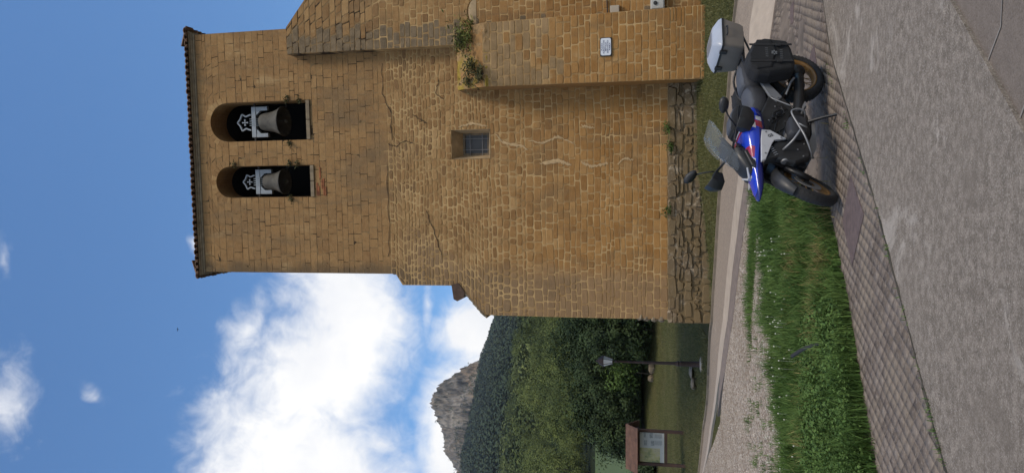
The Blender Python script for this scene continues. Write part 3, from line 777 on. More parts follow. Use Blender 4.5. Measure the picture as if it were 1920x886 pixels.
# bell sills, window
for a, dx in zip(AR, (0, 0)):
    mb = MB(); w = a['r'] * 2
    for k in range(2):
        mb.box((a['c'] - w / 2 + w * (k + .5) / 2, .36, a['tb'] + .055), (w / 2 - .012, .80, .11))
    mb.build('bell_sill', M['stone_trim'], church, bevel=.01)
wi0 = [fac(868, 250, -.42), fac(917, 250.5, -.42), fac(918, 291, -.42), fac(869, 291, -.42)]
is0, is1 = (wi0[2][0] + wi0[3][0]) / 2, (wi0[0][0] + wi0[1][0]) / 2; it0, it1 = (wi0[1][1] + wi0[2][1]) / 2, (wi0[0][1] + wi0[3][1]) / 2
mb = MB(); o_ = [(WS0, -.012, WT0), (WS1, -.012, WT0), (WS1, -.012, WT1), (WS0, -.012, WT1)]; i_ = [(is0, .42, it0), (is1, .42, it0), (is1, .42, it1), (is0, .42, it1)]
mb.add(o_ + i_, [(0, 1, 5, 4), (1, 2, 6, 5), (2, 3, 7, 6), (3, 0, 4, 7)]); mb.build('window_reveal', M['stone_rev'], church, fix=False)
win = MB().box(((is0 + is1) / 2, .47, (it0 + it1) / 2), (is1 - is0, .02, it1 - it0)).build('window', M['glass'], church)
mb = MB(); ww, hh = is1 - is0, it1 - it0
for x in (is0 + .025, is1 - .025): mb.box((x, .44, (it0 + it1) / 2), (.05, .05, hh))
for z in (it0 + .025, it1 - .025): mb.box(((is0 + is1) / 2, .44, z), (ww - .1, .05, .05))
mb.build('window_frame', M['stone_trim'], win)
mb = MB()
for k in (.25, .76): mb.tube([(is0 + ww * k, .40, it0), (is0 + ww * k, .40, it1)], .009, 6)
for k in (.25, .72): mb.tube([(is0, .395, it0 + hh * k), (is1, .395, it0 + hh * k)], .009, 6)
mb.build('window_bars', material('grey_steel_bars', color=(.22, .22, .23), rough=.5, vary=.1), win)

# cornice and roof
Ltop = Lf(t_top); cz = [(0, .0, .05), (.05, .05, .12), (.07, .12, .17), (.14, .17, .20), (.20, .20, .30)]
mb = MB()
def loop_at(o_, z): return [(Ltop - o_, -o_, z), (s_right + o_, -o_, z), (s_right + o_, TD + o_, z), (Ltop - o_, TD + o_, z)]
prof = [(.0, -.02), (.03, .0), (.03, .04), (.05, .05), (.06, .08), (.09, .10), (.10, .13), (.09, .14)]
mb.rings([loop_at(o_, t_top + z) for o_, z in prof]); mb.build('cornice', M['stone_trim'], church)
mb = MB(); zt = t_top + .135; ov = .17; cx = (Ltop + s_right) / 2; rz = 1.1
corner = [(Ltop - ov + .1, -ov + .1, zt + .012), (s_right + ov - .1, -ov + .1, zt + .012), (s_right + ov - .1, TD + ov - .1, zt + .012), (Ltop - ov + .1, TD + ov - .1, zt + .012)]
mb.add(corner + [(cx - 1.2, TD / 2, zt + rz), (cx + 1.2, TD / 2, zt + rz)], [(0, 1, 5, 4), (1, 2, 5), (2, 3, 4, 5), (3, 0, 4), (3, 2, 1, 0)])
def tile(c, dr, up_=.32, r=.085, L=.5):
    dr = Vector(dr).normalized(); sd_ = Vector((-dr.y, dr.x, 0)); rs = []
    for q in (0, 1):
        o_ = Vector(c) - dr * L * q + Vector((0, 0, up_ * L * q)); rs.append([])
        rr = r * (1 - .12 * q)
        for k in range(7): a = math.pi * k / 6; rs[-1].append(o_ + sd_ * rr * math.cos(a) + Vector((0, 0, rr * math.sin(a) * .8)))
        for k in range(6, -1, -1): a = math.pi * k / 6; rs[-1].append(o_ + sd_ * (rr - .018) * math.cos(a) + Vector((0, 0, (rr * .8 - .018) * math.sin(a) - .004)))
    mb.rings(rs)
nx = 42; wx = (s_right - Ltop + 2 * ov)
for k in range(nx):
    x = Ltop - ov + wx * (k + .5) / nx; tile((x, -ov - random.uniform(0, .03), zt + random.uniform(.0, .012)), (0, -1, 0), r=wx / nx * .56)
    mb.box((x + wx / nx / 2, -ov + .16, zt + .006), (wx / nx * .55, .32, .02))
for k in range(28):
    y = -ov + (TD + 2 * ov) * (k + .5) / 28; tile((Ltop - ov - random.uniform(0, .03), y, zt + .005), (-1, 0, 0)); tile((s_right + ov + random.uniform(0, .03), y, zt + .005), (1, 0, 0))
mb.build('roof', M['tile'], church)
# stump of an old eave on the left shoulder
e = [fac(*q) for q in ((872, 547), (870, 558), (858, 564), (851, 560), (847, 533), (860, 530))]
mb = MB(); mb.prism([tuple(q) for q in e], lambda s, t: (s, -.03, t), lambda s, t: (s, 1.2, t)); mb.build('eave_stump', material('dark_stump', color=(.075, .048, .035), rough=1, vary=.4, bump=.8), church)
mb = MB()
for px, py in ((876, 553), (884, 562), (891, 571), (899, 580), (905, 587), (909, 590)):
    s, t = fac(px, py); mb.box((s - .01, .3, t), (.17, .62, .045), Matrix.Rotation(R(-48), 3, 'Y'))
mb.build('shoulder_slabs', M['stone_trim'], church)
for px, py, w in ((745, 516, .0),):
    pass
# pale mortar smears (repairs) running down the wall
def smear(pts, w):
    P = [fac(*q) for q in pts]; mbs = MB(); n = 26; prev = None
    L = [np.interp(np.linspace(0, len(P) - 1, n), range(len(P)), [p[i] for p in P]) for i in (0, 1)]
    vs = []; 
    for k in range(n):
        q = w * (0.35 + .9 * random.random()) * math.sin(math.pi * (k + .7) / (n + .4)) ** .5; x, z = L[0][k] + random.uniform(-.02, .02), L[1][k]
        vs += [(x - q, -.0155, z), (x + q * random.uniform(.5, 1), -.0155, z)]
    mbs.add(vs, [(2 * k, 2 * k + 1, 2 * k + 3, 2 * k + 2) for k in range(n - 1)]); return mbs
M['plaster'] = material('old_mortar', color=(.40, .28, .15), rough=1, vary=.3, vscale=7, bump=.5)
mb = MB()
for pts, w in (([(928, 250), (945, 268), (975, 272), (990, 280)], .035), ([(990, 262), (1020, 268), (1045, 255), (1080, 272)], .03), ([(1012, 306), (1050, 302), (1072, 309)], .05), ([(1090, 304), (1110, 312), (1140, 306)], .05), ([(1158, 308), (1170, 296), (1188, 300)], .03), ([(860, 238), (885, 230), (915, 236)], .03), ([(1090, 235), (1115, 240)], .03)):
    q = smear(pts, w * 1.35); mb.add(q.v, q.f)
mb.build('mortar_smears', M['plaster'], church, fix=True)
# cracks: thin dark open joints
M['crack'] = material('open_joint', color=(.04, .026, .015), rough=1)
for pts in ([(726, 310), (728, 360), (731, 430), (729, 480)], [(800, 395), (812, 425), (822, 458), (829, 478)], [(775, 215), (790, 225), (800, 232)], [(728, 270), (745, 275), (758, 264), (775, 268)], [(822, 150), (818, 175), (832, 186)], [(735, 262), (733, 210), (718, 180), (716, 120)]):
    mb = MB(); P = [fac(*q) for q in pts]; n = 14; X_ = np.interp(np.linspace(0, len(P) - 1, n), range(len(P)), [p[0] for p in P]); Z_ = np.interp(np.linspace(0, len(P) - 1, n), range(len(P)), [p[1] for p in P])
    for k in range(n): X_[k] += random.uniform(-.02, .02); Z_[k] += random.uniform(-.025, .025)
    for k in range(n - 1):
        dx, dz = X_[k + 1] - X_[k], Z_[k + 1] - Z_[k]; L = math.hypot(dx, dz); nx_, nz_ = -dz / L * .008, dx / L * .008; f = random.uniform(.5, 1.6)
        mb.add([(X_[k] - nx_, -.017, Z_[k] - nz_), (X_[k + 1] - nx_ * f, -.017, Z_[k + 1] - nz_ * f), (X_[k + 1] + nx_ * f, -.017, Z_[k + 1] + nz_ * f), (X_[k] + nx_, -.017, Z_[k] + nz_)], [(0, 1, 2, 3)])
    mb.build('crack', M['crack'], church)

def cw(s, d, t): return tuple(CO + CR * s - CI * d + np.array([0, 0, t]))        # church frame -> world
# ------------------------------------------------------------------ bells
M['bronze'] = material('weathered_bronze', color=(.070, .066, .058), rough=.8, metal=.1, vary=.45, vscale=7, bump=.6)
M['yoke'] = material('pale_grey_steel', color=(.24, .27, .30), rough=.45, metal=.2, vary=.12)
def make_bell(a, px_rim, rad, xc, label):
    d = -.36; s_c, t_r = fac(px_rim, xc, d)
    b = empty('bell', cw(s_c, d, t_r), -YAW, label, 'bell', 'bells hanging in the tower openings')
    k = rad; H = rad * 1.75
    prof = [(k * .93, .02), (k, 0), (k * .985, .035), (k * .86, H * .16), (k * .72, H * .36), (k * .63, H * .6), (k * .58, H * .82), (k * .50, H * .93), (k * .3, H), (0.01, H * 1.01)]
    inner = [(k * .93, .02), (k * .80, H * .2), (k * .62, H * .5), (k * .5, H * .85), (.01, H * .9)]
    mb = MB(); mb.lathe(prof, 36, cap=False); mb.lathe(inner, 36, cap=False); mb.build('bell_body', M['bronze'], b, smooth=True)
    mb = MB(); mb.tube([(0, 0, H * .9), (0, .0, H * .25), (0, .02, .02)], [.015, .018, .03], 8); mb.blob((0, .02, -.02), (.055, .055, .06)); mb.build('clapper', M['bronze'], b, smooth=True)
    hw_ = a['r'] * .80; zb = H + .1
    mb = MB(); mb.box((0, 0, zb + .07), (hw_ * 2, .13, .13))
    for sx in (-1, 1):
        mb.box((sx * (hw_ - .055), 0, zb - .17), (.11, .11, .36)); mb.prism([(sx * (hw_ - .11), zb + .002), (sx * (hw_ - .24), zb + .002), (sx * (hw_ - .11), zb - .14)], lambda x, z: (x, -.05, z), lambda x, z: (x, .05, z))
    mb.build('yoke', M['yoke'], b, bevel=.008)
    mb = MB()
    for x in (-.09, -.03, .03, .09): mb.tube([(x, 0, H * .97), (x, -.07, zb + .06), (x, -.07, zb + .19)], .012, 6)
    mb.build('hanger_straps', M['yoke'], b)
    e = .9 * k / .44; z0 = zb + .2
    path = [(-.25, -.02), (-.23, .06), (-.19, .16), (-.27, .30), (-.11, .37), (0, .47), (.11, .37), (.27, .30), (.19, .16), (.23, .06), (.25, -.02)]
    mb = MB()
    for (x0, q0), (x1, q1) in zip(path[:-1], path[1:]):
        L = math.hypot(x1 - x0, q1 - q0); nx_, nz_ = -(q1 - q0) / L * .022, (x1 - x0) / L * .022
        mb.prism([((x0 - nx_) * e, z0 + (q0 - nz_) * e), ((x1 - nx_) * e, z0 + (q1 - nz_) * e), ((x1 + nx_) * e, z0 + (q1 + nz_) * e), ((x0 + nx_) * e, z0 + (q0 + nz_) * e)], lambda x, z: (x, -.03, z), lambda x, z: (x, .03, z))
    for ang in range(4):
        ca, sa = math.cos(ang * math.pi / 2), math.sin(ang * math.pi / 2); q = [(.008, .010), (.008, -.010), (.105, -.026), (.105, .026)]
        mb.prism([((x * ca - y * sa) * e, z0 + (.20 + x * sa + y * ca) * e) for x, y in q], lambda x, z: (x, -.02, z), lambda x, z: (x, .02, z))
    mb.build('cross_emblem', M['yoke'], b)
    mb = MB(); zb2 = zb + .06
    for sx in (-1, 1): mb.tube([(sx * hw_, 0, zb2), (sx * (a['r'] + .02), 0, zb2)], .03, 8)
    mb.tube([(-hw_, 0.002, zb2), (hw_, 0.002, zb2)], .028, 8)
    mb.build('axle', M['iron'], b)
    mb = MB(); mb.tube([(a['r'] * .96, .1, -.02), (a['r'] * .8, .08, -.04), (a['r'] * .72, .05, .02)], .025, 6); mb.build('ringing_hammer', M['iron'], b)
make_bell(AR[0], 533, .415, 227.5, 'larger bronze bell under pale steel yoke in the wider arch by the turret')
make_bell(AR[1], 535, .365, 340, 'smaller bronze bell under pale steel yoke in the narrower arch farther from the turret')

# ------------------------------------------------------------------ things fixed to the wall
M['white'] = material('white_enamel', color=(.62, .66, .72), rough=.35, vary=.05)
M['blue_ink'] = material('dark_blue_lettering', color=(.02, .025, .12), rough=.5)
M['boxgrey'] = material('grey_plastic', color=(.42, .42, .40), rough=.5, vary=.08)
s0_, t0_ = fac(1125, 88, dB + .03); s1_, t1_ = fac(1147, 88, dB + .03); sl = fac(1136, 105.5, dB + .03)[0]; sr = fac(1136, 70.5, dB + .03)[0]
sc, tc, sw, sh = (sl + sr) / 2, (t0_ + t1_) / 2, sr - sl, t0_ - t1_
sg = empty('wall_sign', cw(sc, dB + .02, tc), -YAW, 'small white enamel sign with dark frame and blue lettering on the buttress', 'sign')
MB().box((0, 0, 0), (sw, .03, sh)).build('sign_back', M['iron'], sg, bevel=.012)
def rr_poly(w, h, r): return [(sx * (w / 2 - r) + r * math.cos(a), sz * (h / 2 - r) + r * math.sin(a)) for sx, sz, a_0 in ((1, 1, 0), (-1, 1, 90), (-1, -1, 180), (1, -1, 270)) for a in [R(a_0 + 30 * k) for k in range(4)]]
mb = MB(); mb.prism(rr_poly(sw - .035, sh - .035, .04), lambda x, z: (x, -.025, z), lambda x, z: (x, -.012, z)); mb.build('sign_plate', M['white'], sg)
def text(txt, size, loc, mt, parent, rot=(R(90), 0, 0), name='lettering', ext=.001, width=None):
    cu = bpy.data.curves.new(name, 'FONT'); cu.body = txt; cu.size = size; cu.align_x = 'CENTER'; cu.align_y = 'CENTER'; cu.extrude = ext; cu.offset = size * .012
    tmp = bpy.data.objects.new(name, cu); COL.objects.link(tmp)
    dg = bpy.context.evaluated_depsgraph_get(); dg.update(); me = bpy.data.meshes.new_from_object(tmp.evaluated_get(dg)); bpy.data.objects.remove(tmp)
    if width: 
        xs = [v.co.x for v in me.vertices]; k = width / (max(xs) - min(xs))
        for v in me.vertices: v.co.x *= k
    me.materials.clear(); me.materials.append(mt); o = bpy.data.objects.new(name, me); COL.objects.link(o); o.parent = parent; o.location = loc; o.rotation_euler = rot; return o
for k, (tx, wd) in enumerate((('PLAZA', .42), ('PUBLICA CON', .74), ('METALIA', .5), ('SERVICIO', .72), ('PUEBLA', .42))):
    text(tx, sh * .16, (0, -.027, sh * (.33 - .165 * k)), M['blue_ink'], sg, width=sw * wd * .95)
s0_, t0_ = fac(1220, 4, dT + .05); s1_, t1_ = fac(1246, 4, dT + .05); sl = fac(1233, 18.5, dT + .1)[0]; hh = t0_ - t1_
mbx = empty('meter_box', cw(sl + .3, dT + .02, (t0_ + t1_) / 2), -YAW, 'grey electricity meter box with round window, on the turret wall beside the buttress', 'meter box')
MB().box((0, -.07, 0), (.6, .16, hh)).build('box_body', M['boxgrey'], mbx, bevel=.012)
MB().box((0, -.155, 0), (.56, .015, hh - .05)).build('box_door', M['boxgrey'], mbx, bevel=.006)
MB().lathe([(.045, 0), (.045, .02), (.03, .025)], 16, (-.16, -.165, .05), Matrix.Rotation(R(90), 3, 'X')).build('dial_window', M['iron'], mbx)
mb = MB()
for z in (-.12, -.05, .02, .09): mb.box((.12, -.1645, z), (.26, .004, .012))
mb.build('vent_slots', M['iron'], mbx)
s0_, t0_ = fac(1153, 20, dT + .05)
jb = empty('junction_box', cw(s0_ + .02, dT + .02, t0_), -YAW, 'small beige junction box on the turret wall beside the buttress', 'junction box')
MB().box((0, -.03, 0), (.19, .09, .22)).build('box_body', material('beige_plastic', color=(.36, .31, .24), rough=.6), jb, bevel=.01)
MB().box((0, -.08, 0), (.16, .012, .19)).build('box_lid', material('beige_lid', color=(.40, .35, .28), rough=.6), jb, bevel=.004)
MB().tube([fac3(1139, 27, dT + .035), fac3(1137, -30, dT + .035)], .014, 6).build('cable', M['iron']); tag(bpy.data.objects['cable'], 'thin black cable running along the turret wall above the junction box', 'cable')

# ------------------------------------------------------------------ foliage
def leaf_mat(name, dark, mid, light, sc=1.0):
    def f(t, b, co):
        r = rnd_attr(t); oi = t.node('ShaderNodeObjectInfo').outputs['Random']
        c = t.ramp(r, [(0, dark), (.5, mid), (1, light)])
        n = t.noise(co, sc, 3, .6); c = t.mix(t.math('MULTIPLY', t.step(n, .42, .62), .5), c, light)
        c = t.mix(t.math('MULTIPLY', t.step(oi, .2, 1), .78 if sc == .5 else .35), c, dark)
        t.l.new(c, b.inputs['Base Color'])
    m_ = material(name, f, rough=.75, spec=.25); return m_
M['dark_leaf'] = leaf_mat('dark_evergreen_leaves', (.013, .024, .009), (.028, .048, .016), (.055, .085, .028))
M['mid_leaf'] = leaf_mat('mid_green_leaves', (.050, .072, .018), (.11, .142, .036), (.19, .22, .06), .5)
M['far_leaf'] = leaf_mat('far_forest_leaves', (.012, .022, .010), (.030, .050, .020), (.062, .088, .036), .02)
M['scrub_leaf'] = leaf_mat('scrub_leaves', (.020, .034, .008), (.080, .110, .026), (.18, .205, .055), .03)
M['bright_leaf'] = leaf_mat('bright_leaves', (.03, .055, .012), (.055, .095, .02), (.09, .15, .03), 2)
M['bark'] = material('bark', color=(.07, .055, .04), rough=1, vary=.3, bump=.8)
def leaves(centers, size, norm_up=.3, aspect=1.6, rg=rng, out=None):
    n = len(centers); d = rg.normal(size=(n, 3))
    if out is not None: d = d * .42 + out / (np.linalg.norm(out, axis=1)[:, None] + 1e-6) * 1.1
    d[:, 2] += norm_up; d /= np.linalg.norm(d, axis=1)[:, None]
    u = np.cross(d, rg.normal(size=(n, 3))); u /= np.linalg.norm(u, axis=1)[:, None]; w = np.cross(d, u)
    s = (size * (.6 + .8 * rg.random(n)))[:, None]
    V = np.stack([centers - u * s * aspect, centers - w * s * .6 + d * s * .2, centers + u * s * aspect, centers + w * s * .6 + d * s * .2], 1)
    return V
def crown_points(n_clump, per, R3, clump_r, hollow=.35, rg=rng, squash_bottom=.5):
    d = rg.normal(size=(n_clump, 3)); d /= np.linalg.norm(d, axis=1)[:, None]
    r = (hollow + (1 - hollow) * rg.random(n_clump) ** .5) * (1 + .16 * rg.normal(size=n_clump))
    c = d * r[:, None]; c[:, 2] = np.where(c[:, 2] < 0, c[:, 2] * squash_bottom, c[:, 2]); c = c * np.array(R3)
    cr = clump_r * (.6 + .8 * rg.random(n_clump))
    P = np.repeat(c, per, 0) + rg.normal(size=(n_clump * per, 3)) * np.repeat(cr, per)[:, None] * .5
    rnd = np.clip(np.repeat(rg.random(n_clump), per) * .6 + rg.random(n_clump * per) * .4, 0, 1)
    return P, rnd
def make_tree(name, H, R3, n_clump, per, leaf, lmat, trunk_h, label=None, group=None, cat='tree', clump_r=None, loc=(0, 0, 0), squash=.5, trunk_r=None):
    e = empty(name, loc, 0, label, cat, group)
    P, r = crown_points(n_clump, per, R3, (clump_r or R3[0] * .3) * .62, squash_bottom=squash)
    cc = np.repeat(P.reshape(n_clump, per, 3).mean(1), per, 0); outw = (P - cc) / (clump_r or R3[0] * .3) * 1.2 + P / np.array(R3) * .8 + np.array([0, 0, .25])
    P[:, 2] += H - R3[2]; P[:, 2] = np.maximum(P[:, 2], .08)
    V = leaves(P, leaf, .2, 1.25, out=outw); n = len(P)
    raw_mesh('crown', V.reshape(-1, 3), np.arange(n * 4).reshape(-1, 4), lmat, r, e)
    mb = MB(); tr = trunk_r or H * .022
    mb.tube([(0, 0, -.4), (.02 * H, 0, trunk_h * .6), (0, .02 * H, H * .7)], [tr * 1.3, tr, tr * .4], 7)
    for k in range(4):
        a = k * 1.7 + .4; q = trunk_h * (.7 + .15 * k)
        mb.tube([(0, 0, q), (R3[0] * .45 * math.cos(a), R3[1] * .45 * math.sin(a), q + (H - q) * .45)], [tr * .5, tr * .2], 5)
    mb.build('trunk', M['bark'], e, smooth=True)
    return e

def gp(px, py, Yd):                                 # ground point under a pixel column at a distance
    p = at_dist(px, py, Yd); return (p[0], p[1], tz(p[0], p[1]))
# dark evergreens at the end of the lawn
lab = ['dark evergreen right behind the church corner', 'dark evergreen just left of the church corner', 'dark bushy evergreen behind the lamp post', 'dark evergreen between lamp post and information board', 'rounded dark evergreen behind the gap beside the information board', 'dark evergreen rising behind the information board roof', 'very small dark evergreen bush beyond the far side of the information board', 'tall dark evergreen peeping over its neighbours behind the lamp post']
for (py, Yd, H, rx), lb_ in zip([(580, 43, 4.9, 2.2), (620, 42, 4.2, 2.0), (668, 44, 3.9, 2.0), (716, 43.5, 4.1, 2.1), (764, 43.5, 3.8, 1.9), (804, 43.5, 2.8, 1.7), (880, 40, .8, .7), (645, 49, 5.4, 2.6)], lab):
    make_tree('evergreen_tree', H, (rx, rx, H * .52), 300, 70, .06, M['dark_leaf'], .7, lb_, 'dark evergreens along the end of the lawn', loc=gp(1205, py, Yd), clump_r=.62, squash=.95)
# shape of the far slope
hor = [(590, 934), (634, 921), (667, 909), (722, 897), (759, 891), (810, 880), (854, 869), (886, 872)]
def az_of(px, py): return azel(px, py)[0]
RA = np.array([azel(x, y)[0] for y, x in hor])[::-1]; RE = np.array([azel(x, y)[1] for y, x in hor])[::-1]
def ridge_el(az):
    e = np.interp(az, RA, RE); e = e - np.clip(RA[0] - az, 0, 9) * .28 - np.clip(az - RA[-1], 0, 9) * .25
    return np.maximum(e, .04)
RR = 1000.
def hill_z(x, y):
    az_ = np.arctan2(x, y); r = np.hypot(x, y); t = np.clip((r - 240) / (RR - 240), 0, 1.15)
    z0 = terr(0 * r - 40, 0 * r + 255)
    ze = CH + RR * np.tan(ridge_el(az_))
    return z0 * (1 - t) + ze * (.12 * t + .88 * t ** 1.12) - 2
def slope_z(x, y):
    r = math.hypot(x, y)
    if r < 242: return tz(x, y)
    return max(float(hill_z(np.array([x]), np.array([y]))[0]) + mnoise.noise((x * .012, y * .012, 3)) * 9 * float(ss(r, 300, 600)), 0)
# hillside woods: individual trees from four prototypes
protos = [make_tree('hillside_tree', 8.5, (3.6, 3.6, 4.4), 170, 70, .10, M['mid_leaf'], 2, clump_r=1.7, squash=.9),
          make_tree('hillside_tree', 7.2, (4.2, 4.0, 3.6), 170, 70, .10, M['mid_leaf'], 1.6, clump_r=1.6, squash=.9),
          make_tree('hillside_tree', 10, (3.1, 3.2, 5.0), 170, 70, .10, M['mid_leaf'], 2, clump_r=1.5, squash=.9),
          make_tree('hillside_tree', 6.0, (3.4, 3.4, 3.0), 130, 60, .10, M['dark_leaf'], 1.2, clump_r=1.3, squash=.9)]
spots = []
for row, Yd in enumerate(np.concatenate([np.arange(78, 130, 12), np.arange(140, 235, 13), np.arange(248, 400, 19)])):
    az0, az1 = -.36, -.06; w = .070 * 100 / Yd
    a = az0 - w * (row % 2) * .5
    while a < az1:
        aa = a + random.uniform(-.3, .3) * w; yy = Yd + random.uniform(-3, 3); x = aa * yy
        a += w * random.uniform(.8, 1.25)
        if -.42 < aa < -.255 and 52 < yy < 118: continue           # the open meadow
        spots.append((x, yy))
random.shuffle(spots); spots = spots[:288]
kinds = [('rounded mid green tree on the wooded hillside', 0), ('broad mid green tree on the wooded hillside', 1), ('upright mid green tree on the wooded hillside', 2), ('small dark tree on the wooded hillside', 3)]
used = set()
for x, y in spots:
    k = random.choices(range(4), (3, 3, 2, 1))[0]; s = random.uniform(.7, 1.3) * (.50 + .62 * min(1, (y - 60) / 150))
    o = protos[k] if k not in used else copy_tree(protos[k]); used.add(k)
    o.location = (x, y, slope_z(x, y) - .3); o.rotation_euler[2] = random.uniform(0, 6.28); o.scale = (s, s, s * random.uniform(.85, 1.15))
    tag(o, kinds[k][0], 'tree', 'trees covering the hillside behind the lawn')
for q, ((px, py, Yd, H), lb_) in enumerate(zip([(1005, 598, 262, 10.5), (1005, 628, 262, 9.5)], ['dark conical cypress high on the slope, next to the church edge', 'dark conical cypress high on the slope, farther from the church edge'])):
    p = at_dist(px, py, Yd); make_tree('cypress_tree', H, (3.4, 3.4, H * .55), 70, 18, .6, M['dark_leaf'], 2, lb_, 'two dark cypresses on the slope', loc=(p[0], p[1], tz(p[0], p[1])), clump_r=1.0, squash=.95)

# meadow, far hills, cliff
M['meadow'] = material('meadow_green', color=(.062, .092, .022), rough=1, vary=.15, vscale=.1)
region('meadow_field', [np.array(q) for q in ((-34., 50.), (-14., 50.), (-15.5, 60.), (-29.5, 112.), (-60., 112.))], .12, M['meadow'], step=4, skirt=.3)
def f_hill(t, b, co):
    n = t.noise(co, .05, 6, .7); t.l.new(t.ramp(n, [(.3, (.018, .028, .015)), (.7, (.04, .052, .026))]), b.inputs['Base Color'])
M['hill'] = material('hill_scrub', f_hill, rough=1, spec=.1)
AZ = np.linspace(-1.0, .8, 200); RD = np.linspace(235, 1160, 90); AA, RG = np.meshgrid(AZ, RD)
HX, HY = np.sin(AA) * RG, np.cos(AA) * RG; HZ = hill_z(HX, HY)
HZ += np.vectorize(lambda a, b: mnoise.noise((a * .012, b * .012, 3)))(HX, HY) * 9 * ss(RG, 300, 600) * (1 - ss(RG, 850, 990))
V = np.stack([HX.ravel(), HY.ravel(), HZ.ravel()], 1); w_ = len(AZ); ii, jj = np.meshgrid(np.arange(w_ - 1), np.arange(len(RD) - 1)); a_ = (jj * w_ + ii).ravel()
o = raw_mesh('hillside', V, np.stack([a_, a_ + 1, a_ + w_ + 1, a_ + w_], 1), M['hill']); tag(o, kind='structure'); o.data.polygons.foreach_set('use_smooth', [True] * len(o.data.polygons))
# forest on the far slope: one mass
n = 17000; az_ = rng.uniform(-.42, .02, n); r_ = np.sqrt(370. ** 2 + rng.random(n) * (1005. ** 2 - 370. ** 2))
x, y = np.sin(az_) * r_, np.cos(az_) * r_; z = hill_z(x, y) + np.array([mnoise.noise((a * .012, b * .012, 3)) for a, b in zip(x, y)]) * 9 * ss(r_, 300, 600) * (1 - ss(r_, 850, 990))
per = 20; sz = 2.2 + 2.8 * rng.random(n); cen = np.repeat(np.stack([x, y, z + sz * .9], 1), per, 0); off = rng.normal(size=(n * per, 3)); off /= np.linalg.norm(off, axis=1)[:, None]; off[:, 2] = np.abs(off[:, 2]) * 1.3 - .3
P = cen + off * np.repeat(sz, per)[:, None] * .9
Vv = leaves(P, np.repeat(sz, per) * .27, .3, 1.1, out=off); rn = np.clip(np.repeat(rng.random(n), per) * .75 + rng.random(n * per) * .2 - .1 + 0 * (off[:, 2]) + rng.random(n * per) * .4, 0, 1)
o = raw_mesh('forest', Vv.reshape(-1, 3), np.arange(n * per * 4).reshape(-1, 4), M['far_leaf'], rn); tag(o, 'dense dark forest covering the far slope under the cliff', 'forest', kind='stuff')
n = 3600; az_ = rng.uniform(-.42, .0, n); r_ = np.sqrt(228. ** 2 + rng.random(n) * (430. ** 2 - 228. ** 2)); x, y = np.sin(az_) * r_, np.cos(az_) * r_
z = np.where(r_ > 240, hill_z(x, y) + np.array([mnoise.noise((a * .012, b * .012, 3)) for a, b in zip(x, y)]) * 9 * ss(r_, 300, 600), terr(x, y))
per = 60; sz = 2.4 + 3.4 * rng.random(n) ** 1.6; cen = np.repeat(np.stack([x, y, z + sz * .7], 1), per, 0); off = rng.normal(size=(n * per, 3)); off /= np.linalg.norm(off, axis=1)[:, None]; off[:, 2] = np.abs(off[:, 2]) * 1.7 - .4
P = cen + off * np.repeat(sz, per)[:, None] * .9; Vv = leaves(P, np.repeat(sz, per) * .13, .3, 1.1, out=off); rn = np.clip(np.repeat(rng.random(n), per) * .85 + rng.random(n * per) * .25 - .05, 0, 1)
o = raw_mesh('thicket', Vv.reshape(-1, 3), np.arange(n * per * 4).reshape(-1, 4), M['scrub_leaf'], rn); tag(o, 'lighter green thicket covering the lower slope above the hillside trees', 'thicket', kind='stuff')
# limestone cliff
cl = [(660, 910), (668, 905), (687, 866), (705, 845), (718, 828), (740, 811), (755, 807), (770, 817), (790, 818), (810, 822), (832, 833), (850, 841), (865, 848), (886, 853), (905, 862), (930, 868), (980, 880), (1040, 905)]
CA = np.array([azel(x, y)[0] for y, x in cl])[::-1]; CE = np.array([azel(x, y)[1] for y, x in cl])[::-1]
na, nh = 260, 46; az_ = np.linspace(CA[0], CA[-1], na)
V = np.zeros((na, nh + 6, 3))
for i, a in enumerate(az_):
    zb_ = hill_z(np.array([math.sin(a) * 985]), np.array([math.cos(a) * 985]))[0] - 12
    ztop = CH + 1030 * math.tan(np.interp(a, CA, CE)) + 3.5 * mnoise.noise((a * 260, 5, 0)) + 2.5 * mnoise.noise((a * 700, 5, 0))
    for j in range(nh + 6):
        h = min(1, j / nh); zz = zb_ + (ztop - zb_) * h
        r = 985 + 44 * h ** 1.4 + 26 * mnoise.noise((a * 40 + zz * .01, zz * .016, 0)) + 16 * abs(mnoise.noise((a * 130 - zz * .025, zz * .03, 7))) + 5 * mnoise.noise((a * 420, zz * .07, 3)) + 3 * mnoise.noise((a * 900, zz * .16, 5))
        r -= 7 * max(0, mnoise.noise((a * 120 + 9, zz * .02, 1)))
        if j > nh: r += (j - nh) * 14; zz -= (j - nh) ** 1.5 * 1.8
        V[i, j] = (math.sin(a) * r, math.cos(a) * r, zz)
nj = nh + 6; ii, jj = np.meshgrid(np.arange(na - 1), np.arange(nj - 1), indexing='ij'); a_ = (ii * nj + jj).ravel()
def f_rock(t, b, co):
    s_ = t.scale(co, (1, 1, .7)); n = t.noise(s_, .055, 8, .65, .6); n2 = t.noise(co, .02, 5, .6); v = t.noise(t.scale(co, (1, 1, .4)), .10, 7, .7, .5)
    c = t.ramp(n, [(.34, (.08, .076, .070)), (.5, (.20, .178, .152)), (.66, (.33, .295, .25))])
    c = t.mix(t.math('MULTIPLY', t.step(n2, .50, .64), .5), c, (.30, .215, .14))
    c = t.mix(t.math('MULTIPLY', t.step(v, .47, .40), .8), c, (.06, .065, .055))
    t.l.new(c, b.inputs['Base Color'])
    bn = t.node('ShaderNodeBump'); bn.inputs['Strength'].default_value = 1; bn.inputs['Distance'].default_value = 5
    t.l.new(t.math('ADD', n, v), bn.inputs['Height']); t.l.new(bn.outputs[0], b.inputs['Normal'])
M['rock'] = material('limestone', f_rock, rough=1, spec=.1)
